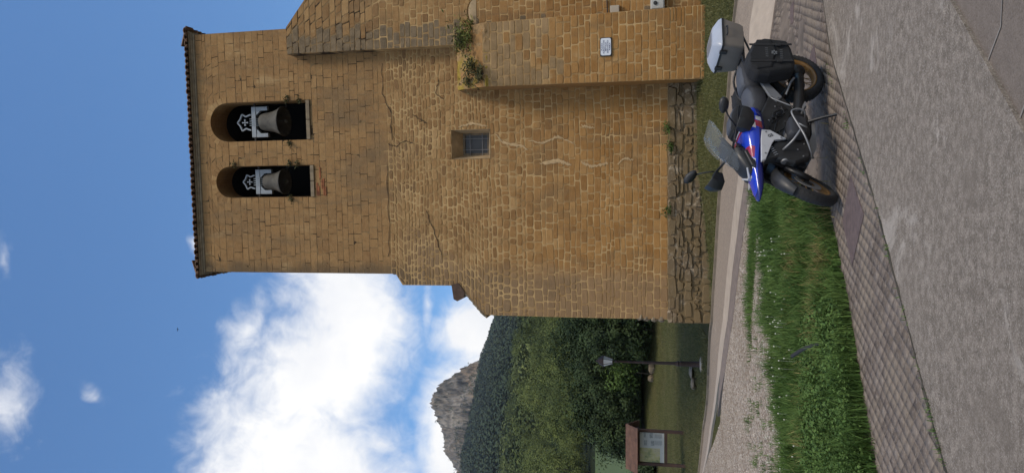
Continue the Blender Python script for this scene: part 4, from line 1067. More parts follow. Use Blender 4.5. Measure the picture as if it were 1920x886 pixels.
o = raw_mesh('hill_cliff', V.reshape(-1, 3), np.stack([a_, a_ + nj, a_ + nj + 1, a_ + 1], 1), M['rock']); tag(o, kind='structure')
# scrub clinging to the cliff's top and ledges
n = 420; ia = rng.integers(0, na, n); ja = np.where(rng.random(n) < .10, rng.integers(nh - 2, nh + 2, n), rng.integers(0, 26, n)); c = V[ia, ja] + rng.normal(size=(n, 3)) * 3; per = 14
P = np.repeat(c, per, 0) + rng.normal(size=(n * per, 3)) * 1.3; Vv = leaves(P, np.full(n * per, .8), .4, 1.1)
o = raw_mesh('cliff_scrub', Vv.reshape(-1, 3), np.arange(n * per * 4).reshape(-1, 4), M['far_leaf'], rng.random(n * per)); tag(o, 'scattered dark scrub on the ledges of the grey cliff', 'scrub', kind='stuff')

# ------------------------------------------------------------------ verge grass
M['blade'] = leaf_mat('verge_grass', (.036, .074, .013), (.074, .142, .028), (.15, .225, .06), 1.2)
M['weed'] = leaf_mat('broad_weeds', (.034, .070, .016), (.065, .125, .028), (.11, .18, .045), 3)
VERGE = [np.array(p) for p in (G((1500, 332), (1432, 332)) + gb + lb[::-1] + G((1540, 345)))]
region('verge_soil', VERGE, -.002, M['soil'])
def scatter(poly, n, bx=None):
    P = np.array(poly); lo, hi = P.min(0), P.max(0)
    if bx: lo = np.maximum(lo, bx[0]); hi = np.minimum(hi, bx[1])
    Q = lo + rng.random((n * 3, 2)) * (hi - lo); Q = Q[in_poly(Q, poly)]; return Q[:n]
def blades(Q, hmin, hmax, w, lean=.5, name='grass', mt=None, label='', rn=None, hmod=None, bright=None):
    n = len(Q); z = terr(Q[:, 0], Q[:, 1]); h = hmin + (hmax - hmin) * rng.random(n) ** 1.3
    if hmod is not None: h = h * hmod
    ang = rng.random(n) * 6.283; la_ = lean * h * rng.random(n); dx, dy = np.cos(ang) * la_, np.sin(ang) * la_
    px_, py_ = -np.sin(ang + rng.normal(0, .8, n)), np.cos(ang + rng.normal(0, .8, n)); ww = w * (.6 + .8 * rng.random(n))
    V = np.zeros((n, 6, 3))
    for i, (f, k, sg_) in enumerate(((0, .9, 1), (0, .9, -1), (.55, .9, -1), (.55, .9, 1), (1, .08, -1), (1, .08, 1))):
        V[:, i, 0] = Q[:, 0] + dx * f ** 1.8 + px_ * ww * k * sg_; V[:, i, 1] = Q[:, 1] + dy * f ** 1.8 + py_ * ww * k * sg_; V[:, i, 2] = z + h * f * (1 - .25 * f * (la_ / (h + 1e-6)))
    Fq = (np.arange(n)[:, None, None] * 6 + np.array([(0, 1, 2, 3), (3, 2, 4, 5)])[None]).reshape(-1, 4)
    r = np.repeat(np.clip(rng.random(n) * .8 + (bright if bright is not None else 0), 0, 1), 2)
    o = raw_mesh(name, V.reshape(-1, 3), Fq, mt, r); tag(o, label, 'grass', kind='stuff'); return o
Q = scatter(VERGE, 105000, ((-6.5, 4.5), (1.8, 14)))
clump = np.array([mnoise.noise((a * 2.2, b * 2.2, 0)) for a, b in Q]); big = np.array([mnoise.noise((a * .8, b * .8, 4)) for a, b in Q])
blades(Q, .08, .30, .0045, .9, 'grass', M['blade'], 'long green grass on the verge between gravel and pavers', hmod=np.clip(.85 + clump * .9, .3, 1.6), bright=big * .35)
Qd = np.concatenate([ground(px, py)[:2] + rng.normal(size=(nn, 2)) * np.array([.45, .16]) for px, py, nn in ((1553, 520, 900), (1545, 612, 700), (1500, 470, 500), (1520, 800, 400))])
blades(Qd, .06, .26, .004, 1.1, 'grass', leaf_mat('dry_grass', (.16, .14, .05), (.26, .21, .08), (.38, .30, .13), 2), 'dry yellowed grass patches in the verge')
# dry patches
# broad-leaved weeds near the pavement
Wp = [np.array(p) for p in G((1580, 560), (1540, 600), (1530, 700), (1535, 886))] + [lb[-1] * .35 + lb[-2] * .65] + [np.array(p) for p in lb[::-1][1:-2]]
Qw = scatter(Wp, 2600, ((-5, 4), (1, 10))); n = len(Qw); z = terr(Qw[:, 0], Qw[:, 1]); per = 9
cen = np.stack([Qw[:, 0], Qw[:, 1], z + .06 + .16 * rng.random(n)], 1); P = np.repeat(cen, per, 0) + rng.normal(size=(n * per, 3)) * np.array([.035, .035, .02])
V4 = leaves(P, np.full(n * per, .019), 1.5, .9)
o = raw_mesh('weeds', V4.reshape(-1, 3), np.arange(n * per * 4).reshape(-1, 4), M['weed'], rng.random(n * per)); tag(o, 'low broad leaved weeds beside the paver edge', 'weeds', kind='stuff')
# small white flowers along the gravel side
fl = []
for px, py in zip(rng.uniform(1445, 1500, 75), rng.uniform(440, 886, 75)): fl.append((px + (py - 440) * .05 - 6 * rng.random(), py))
mb = MB()
for px, py in fl:
    p = ground(px, py); h = random.uniform(.14, .24); mb.tube([(p[0], p[1], p[2]), (p[0] + .01, p[1], p[2] + h)], .0012, 3); mb.blob((p[0] + .01, p[1], p[2] + h + .008), (.009, .009, .012), 5, 4)
o = mb.build('wildflowers', material('white_petals', color=(.62, .62, .5), rough=.8)); tag(o, 'tiny white flower spikes scattered through the verge grass', 'wildflowers', kind='stuff')
# tufts straying onto the gravel
Qt = []
for (px, py), nn in (((1418, 420), 60), ((1416, 450), 100), ((1414, 480), 120), ((1412, 510), 110), ((1410, 540), 90), ((1408, 580), 60), ((1409, 600), 40), ((1401, 560), 30), ((1413, 395), 30)):
    g = ground(px, py)[:2]; Qt.append(g + rng.normal(size=(nn * 7, 2)) * np.array([.28, .10]))
for px, py in zip(rng.uniform(1405, 1470, 150), rng.uniform(390, 886, 150)):
    g = ground(px, py)[:2]; Qt.append(g + rng.normal(size=(14, 2)) * .035)
blades(np.concatenate(Qt), .03, .14, .004, .9, 'grass', M['blade'], 'thin grass tufts straying over the pale gravel')
# lawn blades, thin, where the lawn is nearest
Ql = scatter([np.array(q) for q in (k1[1], k1[2], k1[3], k1[4], k1[5], k1[6], k1[7], k1[8], k1[9], np.array([-16, 42.]), np.array([-3, 42.]), np.array([-2.6, 20.]), np.array([-2, 19.3]), np.array([6.5, 18.2]))], 90000)
blades(Ql, .02, .07, .006, .9, 'grass', leaf_mat('lawn_blades', (.06, .066, .024), (.105, .11, .042), (.17, .16, .07), .8), 'short mown lawn grass round the foot of the church')
# loose pebbles
pp = scatter([np.array(p) for p in (G((1402, 380)) + grv)], 9000, ((-9, 9), (2, 22))); n = len(pp); z = terr(pp[:, 0], pp[:, 1]) + .012; s_ = .008 + .014 * rng.random(n) ** 2
oc = np.array([(1, 0, 0), (-1, 0, 0), (0, 1, 0), (0, -1, 0), (0, 0, .7), (0, 0, -.7)]); V = np.stack([pp[:, 0], pp[:, 1], z], 1)[:, None] + oc[None] * s_[:, None, None] * (.7 + .6 * rng.random((n, 6, 1)))
tri = np.array([(0, 2, 4), (2, 1, 4), (1, 3, 4), (3, 0, 4), (2, 0, 5), (1, 2, 5), (3, 1, 5), (0, 3, 5)])
def f_peb(t, b, co): t.l.new(t.ramp(rnd_attr(t), [(0, (.2, .15, .11)), (.5, (.38, .31, .25)), (1, (.58, .52, .45))]), b.inputs['Base Color'])
o = raw_mesh('gravel_stones', V.reshape(-1, 3), (np.arange(n)[:, None, None] * 6 + tri[None]).reshape(-1, 3), material('pebble', f_peb, rough=.9), np.repeat(rng.random(n), 8)); tag(o, 'loose pale pebbles lying on the gravel', 'pebbles', kind='stuff')

# plants on the buttress and the tower
def tuft(name, p, r, n, leaf, mt, label, cat, group=None, flat=1.):
    e = empty(name, tuple(p), 0, label, cat, group); P = rng.normal(size=(n, 3)) * np.array([r, r, r * flat]) * .5; P[:, 2] = np.abs(P[:, 2])
    raw_mesh('foliage', leaves(P, leaf, .5, 2.2).reshape(-1, 3), np.arange(n * 4).reshape(-1, 4), mt, rng.random(n), e)
    mb = MB()
    for k in range(6): a = k * 1.05; mb.tube([(0, 0, -.03), (r * .4 * math.cos(a), r * .4 * math.sin(a), r * .45)], .005, 4)
    mb.build('stem', M['bark'], e); return e
gl = 'plants rooted on the buttress top'
M['ledge_green'] = leaf_mat('yellow_green_leaves', (.05, .065, .012), (.10, .12, .025), (.19, .19, .05), 4)
M['ledge'] = leaf_mat('dry_ledge_leaves', (.03, .035, .012), (.06, .065, .025), (.13, .12, .05), 4)
tuft('wall_plant', fac3(888, 68, dB - .35), .44, 900, .026, M['ledge_green'], 'largest green bush on the buttress top, nearest the turret', 'plant', gl)
tuft('wall_plant', fac3(868, 75, .45), .24, 260, .022, M['ledge'], 'small green bush just above the largest one on the buttress', 'plant', gl)
tuft('wall_plant', fac3(888, 122, dB + .02), .22, 240, .022, M['ledge'], 'grey green tuft at the middle of the buttress top', 'plant', gl)
tuft('wall_plant', fac3(905, 138, dB + .05), .26, 320, .022, M['ledge'], 'bushy tuft hanging lowest over the buttress front', 'plant', gl)
tuft('wall_plant', fac3(880, 152, dB - .2), .18, 160, .02, M['ledge'], 'small dry tuft at the outer end of the buttress top', 'plant', gl)
gl2 = 'weeds growing at the bell openings'
for px, py, lb_ in ((540, 186, 'weed beside the larger bell, upper one of two on the turret side'), (563, 187, 'weed beside the larger bell near the sill, turret side'), (546, 268, 'weed on the inner jamb of the larger bell opening'), (545, 306, 'weed at the jamb of the smaller bell opening, turret side'), (560, 306, 'low weed at the smaller bell opening, turret side'), (548, 372, 'weed on the outer jamb of the smaller bell opening'), (442, 308, 'tiny weed high beside the smaller arch')):
    tuft('wall_weed', fac3(px, py, .03), .10, 60, .02, M['ledge'], lb_, 'plant', gl2)
for px, py, lb_ in ((1262, 275, 'green weed on the foundation stones near the middle of the tower'), (1256, 240, 'green weed growing on the foundation ledge below the turret side'), (1258, 395, 'small weed on the foundation ledge left of the middle')):
    tuft('wall_weed', fac3(px, py, .13), .16, 130, .018, M['bright_leaf'], lb_, 'plant', 'weeds on the foundation ledge')

Qg = scatter(PAVP, 700, ((-5, 8), (2, 14))); ng = len(Qg); Vg = leaves(np.stack([Qg[:, 0], Qg[:, 1], terr(Qg[:, 0], Qg[:, 1]) + .012], 1), np.full(ng, .009), 4., 1.3)
og = raw_mesh('fallen_leaves', Vg.reshape(-1, 3), np.arange(ng * 4).reshape(-1, 4), M['bark'], rng.random(ng)); tag(og, 'bits of dry leaf and grit on the pavers', 'leaf litter', kind='stuff')
Qj = []
for px, py, nn in [(1560, 150, 60), (1590, 230, 80), (1622, 315, 120), (1650, 400, 60), (1668, 470, 90), (1700, 585, 150), (1725, 690, 60), (1748, 770, 120), (1765, 835, 160), (1552, 395, 120), (1571, 455, 150), (1592, 560, 120), (1604, 640, 160), (1620, 730, 120), (1640, 830, 160)]:
    g = ground(px, py)[:2]; nn = int(nn * rng.uniform(.1, .6)); Qj.append(g + (rng.normal(size=(nn, 1)) * rng.uniform(.05, .2)) * D45 + rng.normal(size=(nn, 2)) * .018)
blades(np.concatenate(Qj), .015, .06, .003, 1.2, 'grass', M['blade'], 'tiny grass tufts growing in the paver joints and edges')

# ------------------------------------------------------------------ lamp post
M['rust'] = material('rusty_dark_iron', color=(.055, .035, .03), rough=.7, metal=.3, vary=.4, vscale=8, bump=.3)
b0 = ground(1314, 682.5); lamp = empty('street_lamp', tuple(b0), 0, 'dark iron lamp post with a glazed lantern on the lawn', 'street lamp')
top = at_dist(1118, 672, b0[1])[2] - b0[2]; k = top / 3.5
MB().lathe([(.11 * k, 0), (.11 * k, .06), (.095 * k, .1), (.085 * k, .62 * k), (.10 * k, .66 * k), (.07 * k, .70 * k)], 12).build('post_base', M['rust'], lamp, autos=40)
MB().lathe([(.07 * k, .70 * k), (.10 * k, .74 * k), (.07 * k, .80 * k), (.055 * k, .88 * k), (.042 * k, 2.2 * k), (.035 * k, 2.78 * k), (.05 * k, 2.8 * k), (.02 * k, 2.92 * k)], 12).build('pole', M['rust'], lamp, autos=40)
def frustum(mb_, r0, z0, r1, z1, n=6): mb_.lathe([(r0, z0), (r1, z1)], n); return mb_
lm = material('frosted_glass', color=(.62, .65, .67), rough=.25, vary=.1)
gz = frustum(MB(), .085 * k, 2.94 * k, .185 * k, 3.24 * k).build('lantern_glass', lm, lamp)
mb = MB()
for q in range(6):
    a = q * math.pi / 3; mb.tube([(.088 * k * math.cos(a), .088 * k * math.sin(a), 2.93 * k), (.19 * k * math.cos(a), .19 * k * math.sin(a), 3.25 * k)], .009, 5)
mb.lathe([(.0, 2.92 * k), (.09 * k, 2.925 * k), (.09 * k, 2.945 * k), (.0, 2.95 * k)], 6)
mb.build('lantern_frame', M['rust'], gz)
MB().lathe([(.205 * k, 3.245 * k), (.2 * k, 3.27 * k), (.10 * k, 3.42 * k), (.05 * k, 3.44 * k), (.03 * k, 3.5 * k), (.005, 3.52 * k)], 6).build('lantern_roof', M['rust'], lamp)
mb = MB(); mb.blob((0, 0, .0), (.26, .24, .07), 9, 5, .1); st = mb.build('paving_stone', material('pale_stone', color=(.36, .31, .25), rough=.9, vary=.2), None, loc=(b0[0] + .02, b0[1] - .05, b0[2] - .02)); tag(st, 'pale flat stone slab under the lamp post', 'stone')
def stone(px, py, s, label, dz=.0):
    p = ground(px, py); mb_ = MB(); mb_.blob((0, 0, 0), s, 9, 6, .16); o_ = mb_.build('rock', M['stone_trim'], None, loc=tuple(p + np.array([0, 0, s[2] * .3]))); tag(o_, label, 'rock', 'rocks lying on the lawn')
stone(1298, 696, (.20, .7, .09), 'long flat grey rock on the lawn near the lamp base'); stone(1302, 718, (.22, .4, .10), 'pale rock on the lawn beyond the long flat one')
stone(1225, 689, (.3, .3, .22), 'dark rock beside the young tree trunk'); stone(1223, 709, (.2, .3, .2), 'small pale rock beyond the young tree trunk')
make_tree('young_tree', 2.7, (1.0, 1.0, .95), 60, 26, .07, M['bright_leaf'], 1.3, 'slender young tree with bright leaves next to the lamp post', None, loc=tuple(ground(1222, 701)), clump_r=.5, trunk_r=.03, squash=.9)

# ------------------------------------------------------------------ information board
M['wood'] = material('dark_brown_wood', color=(.06, .032, .024), rough=.8, vary=.35, vscale=6, bump=.3)
M['shingle'] = material('reddish_planks', color=(.13, .07, .048), rough=.85, vary=.4, vscale=5, bump=.4)
pL = ground(1286, 876); pR_ = ground(1280, 807.5); Yb = (pL[1] + pR_[1]) / 2
brd = empty('information_board', ((pL[0] + pR_[0]) / 2, Yb, (pL[2] + pR_[2]) / 2), 0, 'roofed wooden notice board with a map panel on the lawn', 'notice board')
zt_ = lambda px: at_dist(px, 840, Yb)[2] - brd.location[2]
bw = pR_[0] - pL[0]; hT = zt_(1192); pb, pt_ = zt_(1246), zt_(1199)
for sx in (-1, 1): MB().box((sx * bw / 2, 0, hT / 2 - .15), (.11, .11, hT + .3)).build('post', M['wood'], brd, bevel=.01)
MB().box((0, 0, pb - .05), (bw - .11, .08, .10)).build('bottom_rail', M['wood'], brd, bevel=.006)
MB().box((0, 0, pt_ + .04), (bw - .11, .08, .10)).build('top_rail', M['wood'], brd, bevel=.006)
def f_panel(t, b, co):
    sp = t.node('ShaderNodeSeparateXYZ'); t.l.new(co, sp.inputs[0]); n = t.noise(co, 3.2, 5, .6); n2 = t.noise(co, 9, 4, .6)
    mp = t.ramp(n, [(.36, (.16, .20, .08)), (.48, (.40, .38, .17)), (.6, (.44, .40, .26)), (.7, (.26, .28, .16))])
    c = t.mix(t.step(sp.outputs[0], -.04, .0), mp, (.46, .47, .46)); c = t.mix(t.step(sp.outputs[2], -.28, -.31), c, (.46, .47, .46)); c = t.mix(t.math('MULTIPLY', t.step(n2, .56, .7), .4), c, (.3, .32, .3)); t.l.new(c, b.inputs['Base Color'])
pw, ph = bw - .14, pt_ - pb - .03
pn = MB().box((0, 0, 0), (pw, .03, ph)).build('panel', material('map_panel', f_panel, rough=.4), brd, loc=(0, .0, (pb + pt_) / 2))
mb = MB()                                           # photographs and text columns, too small to read in the photograph
for x, z, w, h in ((.16, .22, .22, .18), (.45, .25, .22, .12), (.16, -.02, .22, .2), (.45, .02, .24, .22)): mb.box((x * pw * .95, -.017, z * ph * 1.2), (w * pw * .8, .004, h * ph * .7))
mb.build('photo_print', material('grey_print', color=(.27, .29, .29), rough=.5, vary=.3, vscale=12), pn)
mb = MB()
for x in (.07, .3): 
    for r_q in range(12): mb.box((x * pw + .1 * pw, -.0165, -.12 * ph - r_q * ph * .026), (.17 * pw * random.uniform(.75, 1), .003, ph * .009))
mb.build('text_lines', material('grey_ink', color=(.15, .16, .17), rough=.6), pn)
# pitched roof, planks sloping to the viewer
ev = zt_(1196) ; rd_ = zt_(1178.5) + .12; mb = MB(); npk = 9
for sgn in (-1, 1):
    for q in range(npk):
        f0, f1 = q / npk, (q + 1.12) / npk; y0, z0 = sgn * .62 * (1 - f0), ev - .02 + (rd_ - ev) * f0; y1, z1 = sgn * .62 * (1 - f1), ev - .02 + (rd_ - ev) * f1
        j = random.uniform(-.012, .012)
        mb.add([(-bw / 2 - .22 + j, y0, z0 + .02), (bw / 2 + .22 + j, y0, z0 + .02), (bw / 2 + .22 + j, y1, z1), (-bw / 2 - .22 + j, y1, z1), (-bw / 2 - .22 + j, y0, z0 - .01), (bw / 2 + .22 + j, y0, z0 - .01), (bw / 2 + .22 + j, y1, z1 - .03), (-bw / 2 - .22 + j, y1, z1 - .03)],
               [(0, 1, 2, 3), (4, 5, 6, 7), (0, 1, 5, 4), (0, 3, 7, 4), (1, 2, 6, 5), (2, 3, 7, 6)])
mb.build('roof', M['shingle'], brd)
for sx in (-1, 1):
    MB().prism([(-.5, ev - .02), (.5, ev - .02), (0, rd_ - .06)], lambda y, z: (sx * bw / 2 - .03, y, z), lambda y, z: (sx * bw / 2 + .03, y, z)).build('gable', M['wood'], brd)

# hose in the grass, bird
g0, g1 = ground(1500, 662), ground(1560, 639); g0 = at_dist(1484, 667, g0[1])
mb = MB(); gA = at_dist(1485, 667, g1[1] + .1); gB = at_dist(1558, 639, g1[1] - .3); mb.tube([gA, (gA + gB) / 2 + [0.02, 0, .03], gB, gB + [.02, 0, -.25]], .021, 8, smoothn=5)
o = mb.build('metal_bar', M['iron']); tag(o, 'curved dark bar lying slantwise in the verge grass', 'bar')
pb_ = at_dist(333, 617, 60); mb = MB(); mb.blob((0, 0, 0), (.035, .12, .035), 8, 6); mb.add([(0, -.02, .01), (.2, .02, .05), (.17, .07, .05), (0, .05, .01), (-.2, .02, .05), (-.17, .07, .05), (0, 0, -.005)], [(0, 1, 2, 3), (0, 4, 5, 3), (6, 2, 1), (6, 5, 4)]); mb.add([(0, .1, .0), (.03, .18, 0), (-.03, .18, 0), (0, .12, .01)], [(0, 1, 2), (3, 1, 2)])
o = mb.build('bird', M['iron'], None, loc=tuple(pb_)); tag(o, 'tiny dark bird gliding in the blue sky', 'bird')

# ------------------------------------------------------------------ motorcycle
B = {}
B['rubber'] = material('tyre_rubber', color=(.018, .018, .019), rough=.85, vary=.3, vscale=20, bump=.5, bscale=60)
B['gold'] = material('gold_rim', color=(.20, .105, .028), rough=.5, vary=.15)
B['blk'] = material('black_plastic', color=(.016, .017, .019), rough=.5, vary=.25, vscale=12)
B['blkmetal'] = material('black_metal', color=(.022, .023, .026), rough=.4, metal=.5, vary=.25)
B['silver'] = material('brushed_aluminium', color=(.22, .225, .235), rough=.45, metal=.5, vary=.1)
B['greyp'] = material('light_grey_paint', color=(.20, .215, .24), rough=.4, metal=.2, vary=.08)
B['whitep'] = material('white_paint', color=(.42, .43, .46), rough=.3, coat=.3, vary=.06)
B['seatd'] = material('seat_cover_dark', color=(.026, .028, .034), rough=.75, vary=.15, bump=.2, bscale=150)
B['seatg'] = material('seat_cover_grey', color=(.060, .068, .085), rough=.7, vary=.12, bump=.2, bscale=150)
B['bag'] = material('black_bag_fabric', color=(.010, .011, .013), rough=.9, vary=.35, vscale=9, bump=.5, bscale=40)
B['caseb'] = material('case_body_grey', color=(.19, .17, .15), rough=.5, vary=.08)
B['casel'] = material('case_lid_silver', color=(.36, .39, .45), rough=.35, vary=.05)
B['bluep'] = None
def f_livery(t, b, co):
    sp = t.node('ShaderNodeSeparateXYZ'); t.l.new(co, sp.inputs[0]); x, y, z = sp.outputs
    def band(v, a, b_): return t.math('MULTIPLY', t.math('GREATER_THAN', v, a), t.math('LESS_THAN', v, b_))
    xs = t.math('ADD', x, t.math('MULTIPLY', t.math('SUBTRACT', z, .9), .35))
    c = t.mix(band(z, -9, .835), (.012, .045, .46), (.008, .014, .14))
    red = t.math('MAXIMUM', t.math('MULTIPLY', band(xs, .40, .50), band(z, .875, 2)), t.math('MULTIPLY', band(xs, .06, .16), band(z, .80, .875)))
    red = t.math('MAXIMUM', red, t.math('MULTIPLY', band(xs, .20, .235), band(z, .92, 2)))
    c = t.mix(t.math('MULTIPLY', red, .9), c, (.30, .012, .012))
    wh = t.math('MAXIMUM', t.math('MULTIPLY', band(xs, .10, .19), band(z, .87, 2)), t.math('MULTIPLY', band(xs, .51, .60), band(z, .86, 2)))
    wh = t.math('MAXIMUM', wh, t.math('MULTIPLY', band(xs, -.02, .05), band(z, .80, .86)))
    c = t.mix(wh, c, (.5, .52, .56)); t.l.new(c, b.inputs['Base Color'])
B['livery'] = material('blue_white_red_livery', f_livery, rough=.25, coat=.5)
def f_screen():
    m_ = bpy.data.materials.new('clear_screen'); m_.use_nodes = True; p = m_.node_tree.nodes['Principled BSDF']
    p.inputs['Base Color'].default_value = (.42, .46, .49, 1); p.inputs['Roughness'].default_value = .12; p.inputs['Transmission Weight'].default_value = .55; p.inputs['IOR'].default_value = 1.15; p.inputs['Alpha'].default_value = .20
    return m_
B['screen'] = f_screen()
cf, cr = ray(1573, 358), ray(1547, 160); cf = CAM - cf * CH / cf[2]; cr = CAM - cr * CH / cr[2]
mid = (cf + cr) / 2; hd = cf - cr; th = math.atan2(hd[1], hd[0]); LEAN = R(10)
ex = Vector((math.cos(th), math.sin(th), 0)); e0 = Vector((-math.sin(th), math.cos(th), 0)); ez = Vector((0, 0, math.cos(LEAN))) + e0 * math.sin(LEAN); ey = e0 * math.cos(LEAN) - Vector((0, 0, math.sin(LEAN)))
bk = empty('motorcycle', label='blue, white and red touring motorcycle with black side bags leaning on its side stand', cat='motorcycle')
bm_ = Matrix.Identity(4)
for i in range(3): bm_[i][0] = ex[i]; bm_[i][1] = ey[i]; bm_[i][2] = ez[i]; bm_[i][3] = mid[i]
bm_[2][3] = tz(mid[0], mid[1]) + .012; bk.matrix_world = bm_
# rounded loft along x: stations (x, halfwidth, ztop, zbot)
def loftx(mb, st, n=20, e=2.6, yc=0.):
    rs = []
    for x, w, zt__, zb in st:
        ring = []
        for k in range(n):
            a = 2 * math.pi * k / n; ca, sa = math.cos(a), math.sin(a)
            ring.append((x, yc + w * math.copysign(abs(ca) ** (2 / e), ca), (zt__ + zb) / 2 + (zt__ - zb) / 2 * math.copysign(abs(sa) ** (2 / e), sa)))
        rs.append(ring)
    return mb.rings(rs)
def wheel(parent, c, Ro, wd, rot=None, bl=None):
    def L(v): v = Vector(v); v = rot @ v if rot is not None else v; return v + Vector(c)
    RX = Matrix.Rotation(R(90), 3, 'X')
    def lath(prof, n=40, closed=True):
        rs = [[L(RX @ Vector((r * math.cos(a), r * math.sin(a), z))) for a in [2 * math.pi * k / n for k in range(n)]] for r, z in prof]
        mb = MB(); mb.rings(rs, cap=False, closed=closed); return mb
    h = wd / 2; Ri = Ro - .095
    ty = lath([(Ro, 0), (Ro - .006, h * .4), (Ro - .022, h * .75), (Ro - .05, h), (Ri + .02, h * .85), (Ri, h * .62), (Ri, -h * .62), (Ri + .02, -h * .85), (Ro - .05, -h), (Ro - .022, -h * .75), (Ro - .006, -h * .4)], 56)
    t_ = ty.build('wheel', B['rubber'], parent, smooth=True)
    kn = MB(); nk = 44                              # tread blocks
    for k in range(nk):
        for sd_ in (-1, 1):
            a = 2 * math.pi * (k + (.25 if sd_ > 0 else -.25)) / nk; rr = Ro - .006; q = []
            for da, yy, r_ in ((-.042, .12, .012), (.030, .12, .012), (.045, .72, -.012), (-.025, .72, -.012)):
                q.append((rr + r_ * .6, a + da, yy * h * sd_))
            kn.add([L((r_ * math.cos(a_), y_, r_ * math.sin(a_))) for r_, a_, y_ in q] + [L(((r_ - .02) * math.cos(a_), y_, (r_ - .02) * math.sin(a_))) for r_, a_, y_ in q], [(0, 1, 2, 3), (0, 1, 5, 4), (1, 2, 6, 5), (2, 3, 7, 6), (3, 0, 4, 7)])
    kn.build('tread', B['rubber'], t_)
    rim = lath([(Ri + .004, h * .62), (Ri + .008, h * .70), (Ri - .012, h * .66), (Ri - .03, h * .3), (Ri - .03, -h * .3), (Ri - .012, -h * .66), (Ri + .008, -h * .70), (Ri + .004, -h * .62)], 48)
    rim.build('rim', B['gold'], t_, smooth=True)
    sp = MB()
    for k in range(20):
        a0 = 2 * math.pi * k / 20; a1 = a0 + (.5 if k % 2 else -.5); sgn = 1 if k % 4 < 2 else -1
        sp.tube([L((.055 * math.cos(a1), sgn * .035, .055 * math.sin(a1))), L(((Ri - .015) * math.cos(a0), sgn * h * .5, (Ri - .015) * math.sin(a0)))], .0045, 5)
    sp.build('spokes', B['gold'], t_)
    hb = lath([(.001, h * .9), (.045, h * .9), (.06, h * .5), (.05, 0), (.06, -h * .5), (.045, -h * .9), (.001, -h * .9)], 20, False); hb.build('hub', B['blkmetal'], t_, smooth=True)
    for sd_ in ((-1, 1) if bl else (1,)):
        d_ = lath([(.145, sd_ * h * .78), (.075, sd_ * h * .78), (.075, sd_ * (h * .78 + .005)), (.145, sd_ * (h * .78 + .005))], 32); d_.build('brake_disc', B['silver'], t_)
    return t_
wheel(bk, (-.79, 0, .325), .325, .17)
# front assembly, turned to the left about the steering axis
A0 = Vector((.40, 0, .95)); AX = Vector((-.43, 0, .90)).normalized(); SR = Matrix.Rotation(R(37), 3, AX)
def S(p): return A0 + SR @ (Vector(p) - A0)
hub0 = Vector((.735, 0, .335)); hub = S(hub0)
low_z = hub.z - .33 * math.sqrt(max(0, 1 - (SR @ Vector((0, 1, 0))).z ** 2))
rot3 = SR
wheel(bk, tuple(hub), .335, .125, rot3, True)
def SB(): return MB()
def sput(mb, name, mt, **kw):
    mb.v = [tuple(S(v)) for v in mb.v]; return mb.build(name, mt, bk, **kw)
for sy in (-1, 1):
    mb = MB(); mb.tube([(.735, sy * .095, .335), (.70, sy * .10, .42), (.62, sy * .10, .58)], [.034, .036, .034], 10); mb.tube([(.62, sy * .10, .58), (.42, sy * .10, .98)], .026, 10)
    sput(mb, 'fork_leg', B['blkmetal'], smooth=True)
    mb = MB(); mb.box((.66, sy * .075, .42), (.09, .035, .07)); sput(mb, 'brake_caliper', B['silver'], bevel=.008)
mb = MB(); rs = []
for k in range(13):                                 # mudguard following the tyre
    a = R(38 + 112 * k / 12); rr = .372; ring = []
    w = .072 * (1 - .35 * abs(k / 6 - 1) ** 3)
    for q in (-1, -.6, 0, .6, 1): ring.append((.735 + (rr - .03 * q * q) * math.cos(a), w * q, .335 + (rr - .03 * q * q) * math.sin(a)))
    for q in (1, .6, 0, -.6, -1): ring.append((.735 + (rr - .012 - .03 * q * q) * math.cos(a), w * q, .335 + (rr - .012 - .03 * q * q) * math.sin(a)))
    rs.append(ring)
mb.rings(rs); sput(mb, 'front_mudguard', B['blk'], smooth=False, autos=40)
mb = MB(); mb.tube([(.22, -.43, 1.05), (.25, -.32, 1.10), (.36, -.14, 1.10), (.38, 0, 1.08), (.36, .14, 1.10), (.25, .32, 1.10), (.22, .43, 1.05)], .013, 8, smoothn=4)
mb.box((.38, 0, 1.03), (.09, .24, .04)); hbar = sput(mb, 'handlebar', B['blkmetal'], smooth=False, autos=40)
for sy in (-1, 1):
    mb = MB(); mb.tube([(.235, sy * .36, 1.085), (.212, sy * .46, 1.04)], .019, 10); sput(mb, 'grip', B['rubber'], smooth=True)
    mb = MB(); mb.tube([(.30, sy * .27, 1.11), (.36, sy * .33, 1.085), (.33, sy * .44, 1.05)], [.008, .007, .006], 6); sput(mb, 'lever', B['silver'])
    mb = MB(); rs = []
    for k, (x, y, w) in enumerate(((.33, .24, .04), (.41, .30, .075), (.40, .40, .088), (.31, .47, .07), (.24, .49, .04))):
        rs.append([(x + .012, sy * y, 1.09 + w), (x + .024, sy * (y + .01), 1.09), (x + .006, sy * y, 1.09 - w), (x - .006, sy * y, 1.09 - w), (x + .01, sy * y, 1.09), (x, sy * y, 1.09 + w)])
    mb.rings(rs); sput(mb, 'hand_guard', B['blk'], autos=50, bevel=.004)
    mb = MB(); mb.tube([(.27, sy * .27, 1.12), (.25, sy * .33, 1.22), (.21, sy * .39, 1.28)], [.009, .008, .008], 8, smoothn=3)
    stem_ = sput(mb, 'mirror_arm', B['blkmetal'], smooth=True)
    mb = MB(); rs = []
    for k, (y, w) in enumerate(((.345, .012), (.37, .040), (.42, .056), (.475, .050), (.505, .022))):
        zc = 1.30 + (y - .35) * .25
        rs.append([(.215 + .028 * math.cos(a), sy * y, zc + w * math.sin(a)) for a in [2 * math.pi * j / 10 for j in range(10)]])
    mb.rings(rs); sput(mb, 'mirror', B['blk'], smooth=True)
